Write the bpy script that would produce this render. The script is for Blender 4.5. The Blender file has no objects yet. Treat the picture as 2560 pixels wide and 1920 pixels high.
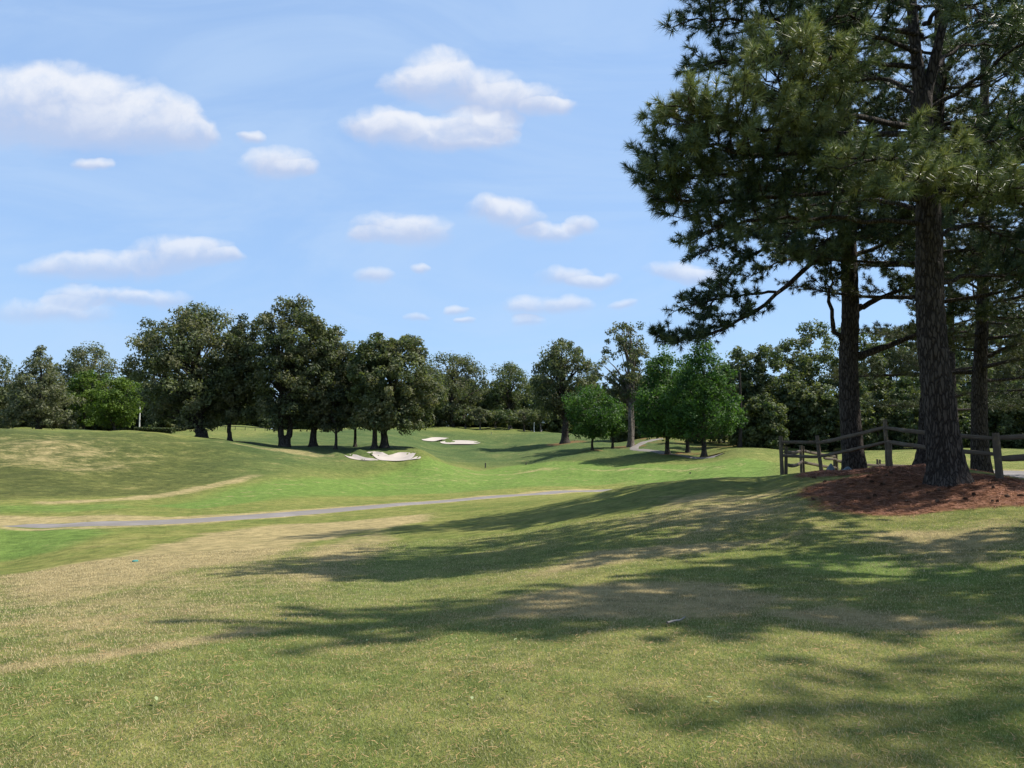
import bpy, math, random
import numpy as np
from mathutils import Vector
random.seed(7); np.random.seed(7)
rng = np.random.default_rng(11)
C = bpy.context.scene.collection
SC = bpy.context.scene

# ------------------------------------------------------------------ camera
F, CX, CY, HOR = 1850.0, 1280.0, 960.0, 1085.0       # photo pixels (2560 x 1920)
PITCH = math.atan((HOR - CY) / F)
CAMZ = 1.6
cam_d = bpy.data.cameras.new('camera'); cam = bpy.data.objects.new('camera', cam_d); C.objects.link(cam)
cam_d.sensor_width = 36.0; cam_d.lens = 36.0 * F / 2560.0
cam_d.clip_start = 0.05; cam_d.clip_end = 3000.0
cam.location = (0, 0, CAMZ); cam.rotation_euler = (math.pi / 2 + PITCH, 0, 0)
SC.camera = cam
SC.view_settings.view_transform = 'Standard'; SC.view_settings.look = 'None'
SC.view_settings.gamma = 1.0; SC.view_settings.use_curve_mapping = False
SC.view_settings.exposure = 0.88

def ray(px, py):
    """world direction of a photo pixel, scaled so that its forward (Y) part is 1"""
    a, b = (px - CX) / F, (CY - py) / F
    c, s = math.cos(PITCH), math.sin(PITCH)
    y = c - b * s; z = s + b * c
    return a / y, z / y
def W(px, py, d):
    u, v = ray(px, py); return np.array([u * d, d, CAMZ + v * d])

# ------------------------------------------------------------------ light
SUN_AZ, SUN_EL = math.radians(78), math.radians(55)
sun_d = bpy.data.lights.new('sun', 'SUN'); sun_d.energy = 4.6; sun_d.angle = math.radians(0.53); sun_d.color = (1.0, 0.945, 0.86)
sun = bpy.data.objects.new('sun', sun_d); C.objects.link(sun)
S = Vector((math.sin(SUN_AZ) * math.cos(SUN_EL), math.cos(SUN_AZ) * math.cos(SUN_EL), math.sin(SUN_EL)))
sun.rotation_euler = (-S).to_track_quat('-Z', 'Y').to_euler()

wd = bpy.data.worlds.new('World'); SC.world = wd; wd.use_nodes = True
nt = wd.node_tree; nt.nodes.clear()
class G:
    """tiny node-graph helper"""
    def __init__(s, t): s.t = t
    def n(s, typ, **kw):
        o = s.t.nodes.new(typ)
        for k, v in kw.items(): setattr(o, k, v)
        return o
    def link(s, a, b): s.t.links.new(a, b)
    def put(s, sock, v):
        if hasattr(v, 'is_output'): s.link(v, sock)
        else: sock.default_value = v
    def m(s, op, a, b=0.0, c=0.0, clamp=False):
        o = s.n('ShaderNodeMath', operation=op); o.use_clamp = clamp
        s.put(o.inputs[0], a); s.put(o.inputs[1], b); s.put(o.inputs[2], c); return o.outputs[0]
    def vm(s, op, a, b=(0, 0, 0), c=(0, 0, 0)):
        o = s.n('ShaderNodeVectorMath', operation=op)
        s.put(o.inputs[0], a); s.put(o.inputs[1], b); s.put(o.inputs[2], c)
        return o.outputs['Value'] if op in ('DOT_PRODUCT', 'LENGTH') else o.outputs[0]
    def mix(s, f, a, b, blend='MIX'):
        o = s.n('ShaderNodeMix', data_type='RGBA', blend_type=blend)
        s.put(o.inputs[0], f); s.put(o.inputs[6], a); s.put(o.inputs[7], b); return o.outputs[2]
    def noise(s, vec, scale, detail=4.0, rough=0.55, dist=0.0, col=False):
        o = s.n('ShaderNodeTexNoise')
        if vec is not None: s.link(vec, o.inputs['Vector'])
        o.inputs['Scale'].default_value = scale; o.inputs['Detail'].default_value = detail
        o.inputs['Roughness'].default_value = rough; o.inputs['Distortion'].default_value = dist
        return o.outputs['Color'] if col else o.outputs['Fac']
    def step(s, x, a, b, lo=0.0, hi=1.0):
        o = s.n('ShaderNodeMapRange', interpolation_type='SMOOTHSTEP')
        s.put(o.inputs[0], x)
        for i, v in enumerate((a, b, lo, hi)): o.inputs[i + 1].default_value = v
        return o.outputs[0]
    def attr(s, name, out='Fac'):
        o = s.n('ShaderNodeAttribute', attribute_name=name); return o.outputs[out]
def rgb(r, g, b): return (r, g, b, 1.0)

g = G(nt)
sky = g.n('ShaderNodeTexSky', sky_type='NISHITA'); sky.sun_disc = False
sky.sun_elevation = SUN_EL; sky.sun_rotation = SUN_AZ
sky.air_density = 1.0; sky.dust_density = 0.6; sky.ozone_density = 1.6; sky.altitude = 80
tc = g.n('ShaderNodeTexCoord').outputs['Generated']
sep = g.n('ShaderNodeSeparateXYZ'); g.link(tc, sep.inputs[0])
X, Y, Z = sep.outputs
ahead = g.step(Y, 0.25, 0.45)
ysafe = g.m('MAXIMUM', Y, 0.2)
u = g.m('DIVIDE', X, ysafe); v = g.m('DIVIDE', Z, ysafe)
cmb = g.n('ShaderNodeCombineXYZ'); g.put(cmb.inputs[0], u); g.put(cmb.inputs[1], v)
p0 = cmb.outputs[0]
warp = g.noise(p0, 7.0, 4.0, 0.6, col=True)
warp = g.vm('MULTIPLY', g.vm('SUBTRACT', warp, (0.5, 0.5, 0.5)), (0.075, 0.05, 0.0))
p = g.vm('ADD', p0, warp)
clouds = [(60,240,100,80),(165,235,110,80),(280,275,120,75),(390,305,90,62),(480,350,55,26),(220,325,230,50),(-20,270,90,75),(400,345,120,35),
 (1095,180,75,58),(1050,212,80,40),(1170,215,105,42),(1290,250,95,34),(1370,268,50,16),
 (950,305,80,34),(1040,330,115,40),(1160,295,70,30),(1180,345,95,30),(1240,305,55,28),
 (690,400,75,38),(740,420,50,22),(420,625,95,36),(500,635,80,34),(570,650,50,18),(170,675,95,28),(290,665,130,32),
 (300,738,70,20),(400,738,75,22),(180,740,55,22),(120,778,130,26),(965,560,75,34),(1040,580,75,34),(930,590,60,22),
 (1215,530,55,30),(1290,545,55,36),(1370,585,55,22),(1450,562,38,20),(925,697,38,18),(1415,688,55,24),(1480,703,50,15),
 (1325,767,58,27),(1430,765,46,22),(1320,810,40,14),(1690,675,85,22),(1760,690,70,18),(1140,780,22,12),(1042,672,20,12),(1545,767,28,14),
 (1160,810,18,8),(1040,800,30,10),(225,410,40,14),(630,335,25,12)]
sw = sv = None
for (bx, by, rx, ry) in clouds:
    cu, cv = ray(bx, by); ru, rv = rx / F * 1.55, ry / F * 1.6
    q = g.vm('MULTIPLY_ADD', p, (1 / ru, 1 / rv, 0), (-cu / ru, -cv / rv, 0))
    w = g.m('SUBTRACT', 1.0, g.vm('DOT_PRODUCT', q, q), clamp=True)
    sp = g.n('ShaderNodeSeparateXYZ'); g.link(q, sp.inputs[0])
    sw = w if sw is None else g.m('ADD', sw, w)
    wy = g.m('MULTIPLY', w, sp.outputs[1])
    sv = wy if sv is None else g.m('ADD', sv, wy)
fb = g.m('ADD', g.m('MULTIPLY', g.noise(p, 15.0, 6.0, 0.6), 0.72), g.m('MULTIPLY', g.noise(p, 44.0, 4.0, 0.6), 0.28))
dens = g.m('ADD', g.m('MINIMUM', sw, 1.0), g.m('MULTIPLY', g.m('SUBTRACT', fb, 0.5), 1.8))
dens = g.m('MULTIPLY', dens, g.step(sw, 0.0, 0.4))
hgt = g.m('DIVIDE', sv, g.m('MAXIMUM', sw, 0.02))
alpha_v = g.step(dens, 0.07, 1.18)
alpha_v = g.m('MULTIPLY', alpha_v, g.step(hgt, -0.9, -0.1, 0.25, 1.0))
low = g.step(Z, 0.02, 0.42, 0.55, 0.95)
alpha_v = g.m('MULTIPLY', g.m('MULTIPLY', alpha_v, low), ahead)
# the rest of the sky (beside, behind, above): the same small cumulus from a flat cloud layer
zs = g.m('MAXIMUM', Z, 0.05)
cm2 = g.n('ShaderNodeCombineXYZ'); g.put(cm2.inputs[0], g.m('DIVIDE', X, zs)); g.put(cm2.inputs[1], g.m('DIVIDE', Y, zs))
oth = g.noise(cm2.outputs[0], 1.5, 6.0, 0.55)
alpha_o = g.m('MULTIPLY', g.m('MULTIPLY', g.step(oth, 0.58, 0.72), g.step(Z, 0.03, 0.2)), g.m('MULTIPLY', g.m('SUBTRACT', 1.0, ahead), 0.9))
alpha = g.m('MAXIMUM', alpha_v, alpha_o)
lit = g.step(g.m('ADD', hgt, g.m('MULTIPLY', g.m('SUBTRACT', fb, 0.5), 1.1)), -0.35, 0.55)
SKYS = 0.10; KX = 1.0 / (SKYS * 2 ** SC.view_settings.exposure)
ccol = g.mix(lit, rgb(0.52 * KX, 0.61 * KX, 0.83 * KX), rgb(0.88 * KX, 0.91 * KX, 0.98 * KX))
# thin high veil
veilp = g.vm('MULTIPLY', p0, (1.0, 3.5, 1.0))
veil = g.m('MULTIPLY', g.step(g.noise(veilp, 2.2, 5.0, 0.6, 0.8), 0.32, 0.72), 0.42)
skyc = g.mix(0.72, g.mix(1.0, sky.outputs[0], rgb(0.80, 1.0, 1.12), 'MULTIPLY'), rgb(0.40 * KX, 0.595 * KX, 0.94 * KX))
c1 = g.mix(veil, skyc, rgb(0.56 * KX, 0.73 * KX, 0.97 * KX))
c2 = g.mix(alpha, c1, ccol)
bg = g.n('ShaderNodeBackground'); g.link(c2, bg.inputs[0]); bg.inputs[1].default_value = SKYS
wo = g.n('ShaderNodeOutputWorld'); g.link(bg.outputs[0], wo.inputs[0])
wd.cycles.sampling_method = 'MANUAL'; wd.cycles.sample_map_resolution = 512

# ------------------------------------------------------------------ helpers
def mesh_np(name, V, Fc, attrs=None, smooth=False):
    """mesh from numpy verts and a face array (n,3) or (n,4); attrs = {name: per-vertex float}"""
    V = np.ascontiguousarray(V, dtype=np.float32); Fc = np.ascontiguousarray(Fc, dtype=np.int32)
    k = Fc.shape[1]; me = bpy.data.meshes.new(name)
    me.vertices.add(len(V)); me.vertices.foreach_set('co', V.ravel())
    me.loops.add(Fc.size); me.loops.foreach_set('vertex_index', Fc.ravel())
    me.polygons.add(len(Fc)); me.polygons.foreach_set('loop_start', np.arange(0, Fc.size, k, dtype=np.int32))
    if smooth: me.polygons.foreach_set('use_smooth', np.ones(len(Fc), dtype=bool))
    for an, av in (attrs or {}).items():
        a = me.attributes.new(an, 'FLOAT', 'POINT'); a.data.foreach_set('value', np.ascontiguousarray(av, dtype=np.float32))
    me.update(calc_edges=True); return me
def link(name, me, mat, parent=None, loc=None):
    o = bpy.data.objects.new(name, me); C.objects.link(o)
    if mat is not None and me is not None and not me.materials: me.materials.append(mat)
    if parent is not None: o.parent = parent
    if loc is not None: o.location = loc
    return o
def tag(o, label=None, cat=None, group=None, kind=None):
    if label: o['label'] = label
    if cat: o['category'] = cat
    if group: o['group'] = group
    if kind: o['kind'] = kind
    return o
def empty(name, loc, rz=0.0):
    o = bpy.data.objects.new(name, None); C.objects.link(o); o.location = loc; o.rotation_euler = (0, 0, rz); o.empty_display_size = 0.3; return o

class Tubes:
    def __init__(s): s.V = []; s.F = []; s.A = []; s.n = 0
    def add(s, pts, rad, sides=6, shade=0.0, cap=True):
        pts = np.asarray(pts, float); rad = np.asarray(rad, float); m = len(pts)
        t = np.gradient(pts, axis=0); t /= np.linalg.norm(t, axis=1, keepdims=True) + 1e-9
        ref = np.array([0.31, 0.17, 0.93]) if abs(t[0, 2]) < 0.9 else np.array([1.0, 0.1, 0.0])
        a = np.cross(t, ref); a /= np.linalg.norm(a, axis=1, keepdims=True) + 1e-9
        b = np.cross(t, a)
        ang = np.arange(sides) * 2 * math.pi / sides
        ring = pts[:, None, :] + rad[:, None, None] * (np.cos(ang)[None, :, None] * a[:, None, :] + np.sin(ang)[None, :, None] * b[:, None, :])
        s.V.append(ring.reshape(-1, 3)); s.A.append(np.full(m * sides, shade))
        i = np.arange(m - 1)[:, None] * sides; j = np.arange(sides)[None, :]; k = (j + 1) % sides
        f = np.stack([i + j, i + k, i + sides + k, i + sides + j], -1).reshape(-1, 4) + s.n
        s.F.append(f); s.n += m * sides
        if cap and sides in (4,):
            s.F.append(np.array([[s.n - 4, s.n - 3, s.n - 2, s.n - 1]]))
    def mesh(s, name, smooth=True):
        return mesh_np(name, np.concatenate(s.V), np.concatenate(s.F), {'shade': np.concatenate(s.A)}, smooth)
def spline(P, n):
    """Catmull-Rom through control points"""
    P = np.asarray(P, float); Q = np.vstack([2 * P[0] - P[1], P, 2 * P[-1] - P[-2]]); k = len(P) - 1
    t = np.linspace(0, k, n); i = np.minimum(t.astype(int), k - 1); f = (t - i)[:, None]
    a, b, c, d = Q[i], Q[i + 1], Q[i + 2], Q[i + 3]
    return 0.5 * (2 * b + (c - a) * f + (2 * a - 5 * b + 4 * c - d) * f ** 2 + (3 * b - a - 3 * c + d) * f ** 3)
def unit(v): return v / (np.linalg.norm(v, axis=-1, keepdims=True) + 1e-9)

# ------------------------------------------------------------------ materials
def newmat(name):
    m = bpy.data.materials.new(name); m.use_nodes = True; m.node_tree.nodes.clear(); return m, G(m.node_tree)
def finish(g, sh):
    o = g.n('ShaderNodeOutputMaterial'); g.link(sh, o.inputs[0])
def princ(g, col, rough=0.85, spec=0.2, normal=None):
    b = g.n('ShaderNodeBsdfPrincipled'); g.put(b.inputs['Base Color'], col); g.put(b.inputs['Roughness'], rough)
    b.inputs['Specular IOR Level'].default_value = spec
    if normal is not None: g.link(normal, b.inputs['Normal'])
    return b.outputs[0]
def bump(g, h, strength, dist):
    b = g.n('ShaderNodeBump'); b.inputs['Strength'].default_value = strength; b.inputs['Distance'].default_value = dist
    g.link(h, b.inputs['Height']); return b.outputs[0]
def obj_co(g): return g.n('ShaderNodeTexCoord').outputs['Object']
def pos(g): return g.n('ShaderNodeNewGeometry').outputs['Position']

def leaf_mat(name, dark, light, warm, trans=0.4, rough=0.6):
    m, g = newmat(name)
    t = g.attr('tint'); rnd = g.n('ShaderNodeObjectInfo').outputs['Random']
    c = g.mix(g.step(t, 0.1, 0.9), rgb(*dark), rgb(*light))
    c = g.mix(g.m('MULTIPLY', g.step(g.attr('warm'), 0.45, 1.0), 0.7), c, rgb(*warm))
    c = g.mix(1.0, c, g.mix(rnd, rgb(0.92, 0.92, 0.92), rgb(1.08, 1.06, 1.05)), 'MULTIPLY')
    d = princ(g, c, rough, 0.25)
    tr = g.n('ShaderNodeBsdfTranslucent'); g.link(g.mix(1.0, c, rgb(1.15, 1.25, 0.6), 'MULTIPLY'), tr.inputs[0])
    mx = g.n('ShaderNodeMixShader'); mx.inputs[0].default_value = trans; g.link(d, mx.inputs[1]); g.link(tr.outputs[0], mx.inputs[2])
    finish(g, mx.outputs[0]); return m
M = {}
M['oak'] = leaf_mat('oak leaves', (0.042, 0.060, 0.030), (0.128, 0.148, 0.072), (0.165, 0.155, 0.085))
M['darkleaf'] = leaf_mat('dark evergreen leaves', (0.03, 0.052, 0.024), (0.12, 0.148, 0.06), (0.155, 0.16, 0.068))
M['maple'] = leaf_mat('maple leaves', (0.017, 0.048, 0.012), (0.066, 0.14, 0.027), (0.09, 0.16, 0.032))
M['lime'] = leaf_mat('young yellow green leaves', (0.045, 0.085, 0.014), (0.12, 0.19, 0.03), (0.145, 0.20, 0.035))
M['grey'] = leaf_mat('grey green spring leaves', (0.07, 0.082, 0.045), (0.17, 0.185, 0.10), (0.18, 0.18, 0.11))
M['needle'] = leaf_mat('pine needles', (0.026, 0.052, 0.030), (0.165, 0.20, 0.088), (0.30, 0.275, 0.10), 0.18, 0.45)
M['needle_far'] = leaf_mat('far pine needles', (0.04, 0.055, 0.028), (0.12, 0.13, 0.062), (0.17, 0.14, 0.07), 0.18)

def bark_mat(name, a, b, vs=(15, 15, 3.6), depth=0.03):
    m, g = newmat(name)
    co = g.vm('MULTIPLY', obj_co(g), vs)
    wob = g.vm('ADD', co, g.vm('MULTIPLY', g.vm('SUBTRACT', g.noise(co, 1.2, 3, col=True), (.5, .5, .5)), (0.9, 0.9, 0.9)))
    vo = g.n('ShaderNodeTexVoronoi', feature='DISTANCE_TO_EDGE'); g.link(wob, vo.inputs['Vector']); vo.inputs['Scale'].default_value = 1.0
    crack = g.step(vo.outputs['Distance'], 0.0, 0.22)
    fine = g.noise(co, 5.0, 5, 0.65); big = g.noise(obj_co(g), 0.9, 3)
    c = g.mix(fine, rgb(*a), rgb(*b)); c = g.mix(crack, rgb(a[0] * .55, a[1] * .55, a[2] * .55), c)
    c = g.mix(g.m('MULTIPLY', g.step(big, 0.5, 0.7), 0.35), c, rgb(a[0] * 2.2, a[1] * 2.3, a[2] * 2.3))
    h = g.m('ADD', crack, g.m('MULTIPLY', fine, 0.5))
    finish(g, princ(g, c, 0.95, 0.1, bump(g, h, 1.0, depth))); return m
M['pinebark'] = bark_mat('pine bark', (0.042, 0.034, 0.030), (0.115, 0.095, 0.08))
M['bark'] = bark_mat('oak bark', (0.05, 0.042, 0.035), (0.11, 0.095, 0.08), (6, 6, 1.5), 0.05)
M['palebark'] = bark_mat('pale bark', (0.15, 0.125, 0.105), (0.27, 0.235, 0.2), (6, 6, 1.5), 0.03)

# weathered split rail wood
m, g = newmat('weathered wood'); co = obj_co(g)
gr = g.noise(g.vm('MULTIPLY', co, (1.5, 26, 26)), 2.0, 6, 0.65, 0.4)
bl = g.noise(co, 2.3, 4)
c = g.mix(gr, rgb(0.045, 0.035, 0.026), rgb(0.165, 0.13, 0.098)); c = g.mix(g.step(bl, 0.5, 0.72), c, rgb(0.13, 0.115, 0.09))
finish(g, princ(g, c, 0.9, 0.15, bump(g, gr, 0.9, 0.012))); M['wood'] = m
m, g = newmat('weathered post wood'); co = obj_co(g)
gr = g.noise(g.vm('MULTIPLY', co, (24, 24, 1.6)), 2.0, 6, 0.65, 0.4)
c = g.mix(gr, rgb(0.048, 0.038, 0.028), rgb(0.165, 0.132, 0.098)); c = g.mix(g.step(g.noise(co, 3.1, 3), 0.52, 0.7), c, rgb(0.19, 0.15, 0.09))
finish(g, princ(g, c, 0.9, 0.15, bump(g, gr, 0.9, 0.012))); M['post'] = m

# sand, asphalt
m, g = newmat('bunker sand'); P = pos(g)
c = g.mix(g.noise(P, 0.9, 5, 0.6), rgb(0.29, 0.25, 0.215), rgb(0.41, 0.365, 0.325))
finish(g, princ(g, c, 0.95, 0.1, bump(g, g.noise(P, 6, 4), 0.6, 0.05))); M['sand'] = m
m, g = newmat('worn asphalt path'); P = pos(g)
c = g.mix(g.noise(P, 60, 3, 0.7), rgb(0.12, 0.108, 0.098), rgb(0.185, 0.166, 0.150)); c = g.mix(g.step(g.noise(P, 0.7, 4), 0.45, 0.7), c, rgb(0.19, 0.172, 0.16))
finish(g, princ(g, c, 0.9, 0.2, bump(g, g.noise(P, 80, 3), 0.4, 0.01))); M['path'] = m

# ------------------------------------------------------------------ terrain
def sm(x, a, b): t = np.clip((x - a) / (b - a), 0, 1); return t * t * (3 - 2 * t)
ctrl = [(0,1920,3.55),(640,1920,3.55),(1280,1920,3.55),(1920,1920,3.55),(2560,1920,3.55),(0,1700,4.9),(640,1700,4.9),(1280,1700,4.85),(1920,1700,4.75),(2560,1700,4.6),
 (0,1600,6.3),(400,1600,6.2),(1280,1600,6.1),(1900,1580,6.3),(2560,1560,6.2),(0,1500,10.2),(300,1500,9.6),(700,1490,9.4),(1280,1450,10.3),(1800,1450,9.4),(2500,1450,8.4),
 (0,1450,14.0),(300,1400,16.5),(700,1400,15.0),(1000,1400,15.0),(0,1400,20.0),(0,1335,24.5),(0,1315,26.2),(-200,1314,26.5),(0,1322,28.8),(-200,1326,29.5),(150,1320,26.0),(150,1317,27.8),(400,1308,28.5),(600,1295,31),(800,1280,35),(1000,1262,41),(1200,1246,48),(1400,1231,56),
 (1550,1218,63),(1700,1203,68),(1000,1340,20.5),(1300,1330,19),(1300,1280,26),(1500,1300,18.5),(1550,1240,24.5),(1550,1219,28.5),(1700,1230,22),(1800,1300,15.6),(1900,1215,21.5),(1950,1187,24.5),(2050,1178,23.5),
 (1620,1208,28),(1720,1199,27),(1820,1193,26),(1620,1236,38),(1720,1230,38),(1820,1220,36),(2200,1300,13.8),(2200,1240,16.6),(2200,1169,20),(2350,1210,17.0),(2500,1300,12.3),(2500,1198,17.5),(2560,1212,16.6),(2330,1164,23.5),(2212,1172,21.5),
 (1280,1370,15.5),(700,1330,24),(500,1360,20),
 (2130,1195,26),(2100,1195,33),(2300,1200,30),(2445,1205,30),(2560,1206,30),(2100,1175,45),(2400,1165,44),(2560,1164,45),(2200,1140,70),(2500,1140,65),(2300,1126,95),(2560,1125,95),(2050,1131,100),(2560,1105,150),
 (0,1270,36),(300,1265,37),(0,1225,46),(300,1200,55),(0,1150,60),(250,1140,66),(0,1075,78),(100,1079,80),(200,1086,80),(400,1085,85),(550,1100,88),(450,1150,70),(700,1125,88),(620,1190,60),(800,1215,58),
 (0,1083,110),(300,1083,115),(500,1098,103),(715,1118,101),(790,1114,103),(940,1121,98),(890,1117,104),(600,1084,140),(600,1064,170),(480,1075,175),(720,1078,170),(0,1060,190),(850,1100,130),(850,1070,185),
 (900,1200,72),(1000,1175,84),(900,1153,87),(960,1153,87),(860,1141,90),(960,1133,92.5),(1040,1143,90),(830,1133,94),(1060,1128,97),(1100,1149,105),(1100,1109,163),(1100,1095,171),(1180,1107,165),(1200,1200,80),(1200,1160,115),
 (1200,1130,140),(1250,1110,168),(1200,1085,185),(1000,1069,190),(1130,1069,195),(1250,1071,196),(1350,1080,196),(1412,1107,150),(1480,1126,115),(1573,1120,125),(1530,1122,120),(1500,1160,95),(1667,1136,100),(1757,1141,95),(1717,1132,104),
 (1620,1100,135),(1500,1090,180),(1850,1127,88),(1800,1140,86),(1950,1134,90),(1850,1140,80),(1700,1170,80),(1700,1190,72),(1900,1170,68),(1500,1200,76),(1900,1190,50),(2000,1170,55),(1950,1210,36),(1750,1222,46),(1000,1230,62),(1300,1215,68)]
cp = np.array([W(*c) for c in ctrl])
extra = []
for th in np.radians([-75, -60, -48, 48, 60, 75]):
    for r, z in ((3, 0), (7, -0.15 if th < 0 else 0.1), (16, -1.0 if th < 0 else 0.2), (40, -1.6 if th < 0 else -0.3), (90, 1.2 if th < 0 else -0.4), (180, 1.5)):
        extra.append((math.sin(th) * r, math.cos(th) * r, z))
for th in np.radians([-40, -25, -10, 0, 10, 25, 40]):
    for r, z in ((260, 0.5), (450, 0.0), (900, 0.0)): extra.append((math.sin(th) * r, math.cos(th) * r, z))
    extra.append((math.sin(th) * 1.5, math.cos(th) * 1.5, 0.0))
cp = np.vstack([cp, np.array(extra)])
KU = 4.0
def uv_(x, y):
    th = np.arctan2(x, y); r = np.sqrt(x * x + y * y)
    thc = np.clip(th, -1.35, 1.35)
    return np.stack([thc * KU, np.log(np.maximum(r, 1.2))], -1), np.abs(th)
U, _ = uv_(cp[:, 0], cp[:, 1])
def kern(d2): return 0.5 * d2 * np.log(d2 + 1e-12)
N = len(U); A_ = np.zeros((N + 3, N + 3)); d2 = ((U[:, None] - U[None]) ** 2).sum(-1)
A_[:N, :N] = kern(d2) + np.eye(N) * 2e-4; A_[:N, N] = 1; A_[:N, N + 1:] = U; A_[N, :N] = 1; A_[N + 1:, :N] = U.T
sol = np.linalg.solve(A_, np.concatenate([cp[:, 2], [0, 0, 0]]))
def H0(x, y):
    x = np.asarray(x, float); y = np.asarray(y, float); sh = x.shape; x = x.ravel(); y = y.ravel(); out = np.empty(len(x))
    for i in range(0, len(x), 20000):
        q, th = uv_(x[i:i + 20000], y[i:i + 20000])
        k = kern(((q[:, None] - U[None]) ** 2).sum(-1))
        z = k @ sol[:N] + sol[N] + q @ sol[N + 1:]
        f = np.clip((th - 0.95) / 0.5, 0, 1); f = f * f * (3 - 2 * f)
        out[i:i + 20000] = z * (1 - f)
    return out.reshape(sh)
def hit(px, py, Hf=None):
    """first point of the terrain along the pixel's ray"""
    Hf = Hf or H0
    u, v = ray(px, py); d = np.exp(np.linspace(math.log(2.6), math.log(320), 700))
    gap = CAMZ + v * d - Hf(u * d, d)
    k = np.argmax(gap < 0) if (gap < 0).any() else len(d) - 1
    if k == 0: return np.array([u * d[0], d[0]])
    t = gap[k - 1] / (gap[k - 1] - gap[k] + 1e-9); dd = d[k - 1] + (d[k] - d[k - 1]) * min(max(t, 0), 1)
    return np.array([u * dd, dd])
def sdf_poly(x, y, P):
    """signed distance (negative inside) to a closed polygon in metres"""
    P = np.asarray(P); Q = np.roll(P, -1, 0); d = np.full(x.shape, 1e9); ins = np.zeros(x.shape, bool)
    for a, b in zip(P, Q):
        e = b - a; t = np.clip(((x - a[0]) * e[0] + (y - a[1]) * e[1]) / (e @ e + 1e-9), 0, 1)
        d = np.minimum(d, np.hypot(x - a[0] - t * e[0], y - a[1] - t * e[1]))
        c = ((a[1] > y) != (b[1] > y)) & (x < (b[0] - a[0]) * (y - a[1]) / (b[1] - a[1] + 1e-12) + a[0]); ins ^= c
    return np.where(ins, -d, d)
def sdf_line(x, y, P):
    d = np.full(x.shape, 1e9)
    for a, b in zip(P[:-1], P[1:]):
        e = b - a; t = np.clip(((x - a[0]) * e[0] + (y - a[1]) * e[1]) / (e @ e + 1e-9), 0, 1)
        d = np.minimum(d, np.hypot(x - a[0] - t * e[0], y - a[1] - t * e[1]))
    return d

# bunkers: outlines given where they lie on the slope
bunk_px = [
 [(855,1138),(880,1138),(915,1146),(945,1150),(935,1153),(905,1151),(875,1146)],
 [(913,1134),(935,1136),(958,1139),(978,1138),(1000,1133),(1030,1134),(1041,1138),(1030,1146),(1018,1151),(985,1153),(955,1152),(935,1144)],
 [(1022,1151),(1038,1144),(1051,1143),(1048,1148)],
 [(1053,1099),(1085,1095),(1122,1097),(1110,1102),(1085,1104),(1060,1102)],
 [(1100,1106),(1130,1103),(1170,1103),(1201,1107),(1180,1111),(1130,1111),(1105,1109)]]
bunk = []
for B in bunk_px:
    d0 = 90.0 if B[0][1] > 1120 else 168.0
    c = [hit(*b) for b in B]
    bunk.append(np.array(spline(np.array(c + [c[0]]), len(c) * 6)[:-1]))
def H(x, y):
    q_ = np.hypot(x, y); am = sm(q_, 42, 75) * (1 - sm(q_, 230, 330))
    for B in bunk:
        c = B.mean(0); am = am * (1 - np.exp(-(((x - c[0]) / 13) ** 2 + ((y - c[1]) / 11) ** 2) ** 2))
    z = H0(x, y) + am * (0.17 * np.sin(x * 0.42 + 1.3 * np.sin(y * 0.13)) * np.sin(y * 0.21 + 0.9 * np.sin(x * 0.17)) + 0.10 * np.sin(x * 0.83 + y * 0.31) * np.sin(y * 0.47 - x * 0.2 + 1.0))
    for B in bunk:
        c = B.mean(0); near = np.hypot(x - c[0], y - c[1]) < 16
        if np.any(near):
            s = sdf_poly(x[near] if np.ndim(x) else np.array([x]), y[near] if np.ndim(y) else np.array([y]), B)
            yy_ = (y[near] if np.ndim(y) else np.array([y])) - c[1]
            dz = -0.2 * sm(-s, -0.3, 0.9) + (0.05 + 0.30 * sm(yy_, -0.5, 2.0)) * np.exp(-((s - 0.8) / 0.7) ** 2)
            if np.ndim(z): z[near] = z[near] + dz
            else: z = z + dz[0]
    return z
def ground(px, py):
    x, y = hit(px, py); return np.array([x, y, float(H(np.array([x]), np.array([y]))[0])])
def Hz(x, y): return float(H(np.array([float(x)]), np.array([float(y)]))[0])

th = np.concatenate([np.linspace(-math.pi, -0.72, 26)[:-1], np.linspace(-0.72, 0.72, 340), np.linspace(0.72, math.pi, 26)[1:]])
rr = np.concatenate([[0.02], np.exp(np.linspace(math.log(1.0), math.log(1200), 430))])
TH, RR = np.meshgrid(th[:-1], rr, indexing='xy')
gx = (np.sin(TH) * RR); gy = (np.cos(TH) * RR)
gz = H(gx.ravel(), gy.ravel()).reshape(gx.shape)
nT = len(th) - 1
i = np.arange(len(rr) - 1)[:, None] * nT; j = np.arange(nT)[None]; k = (j + 1) % nT
Fq = np.stack([i + j, i + k, i + nT + k, i + nT + j], -1).reshape(-1, 4)
GV = np.stack([gx, gy, gz], -1).reshape(-1, 3)
x, y = GV[:, 0], GV[:, 1]

def PX(pts): return np.array([hit(*q) for q in pts])
# path centre lines
path_c = spline(np.array([W(-300,1326,30.5)[:2], W(-100,1322,29.0)[:2], W(60,1320,28.4)[:2], W(150,1316,27.9)[:2]] + [hit(*q)[:2] for q in [(300,1310),(400,1307),(600,1295),(800,1280),(1000,1262),(1200,1246),(1400,1231)]] + [W(1540,1221,60)[:2], W(1640,1225,54)[:2], W(1760,1222,48)[:2]]), 160)
road_c = spline(np.array([(10.0, 46.0), (16.0, 41.0), (24.0, 37.0), (34.0, 35.5), (50.0, 36.0)]), 60)
far_c = spline(np.array([W(1650,1099,138)[:2], W(1585,1117,122)[:2], W(1640,1127,108)[:2], W(1690,1138,99)[:2], W(1800,1152,88)[:2]]), 60)

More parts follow.
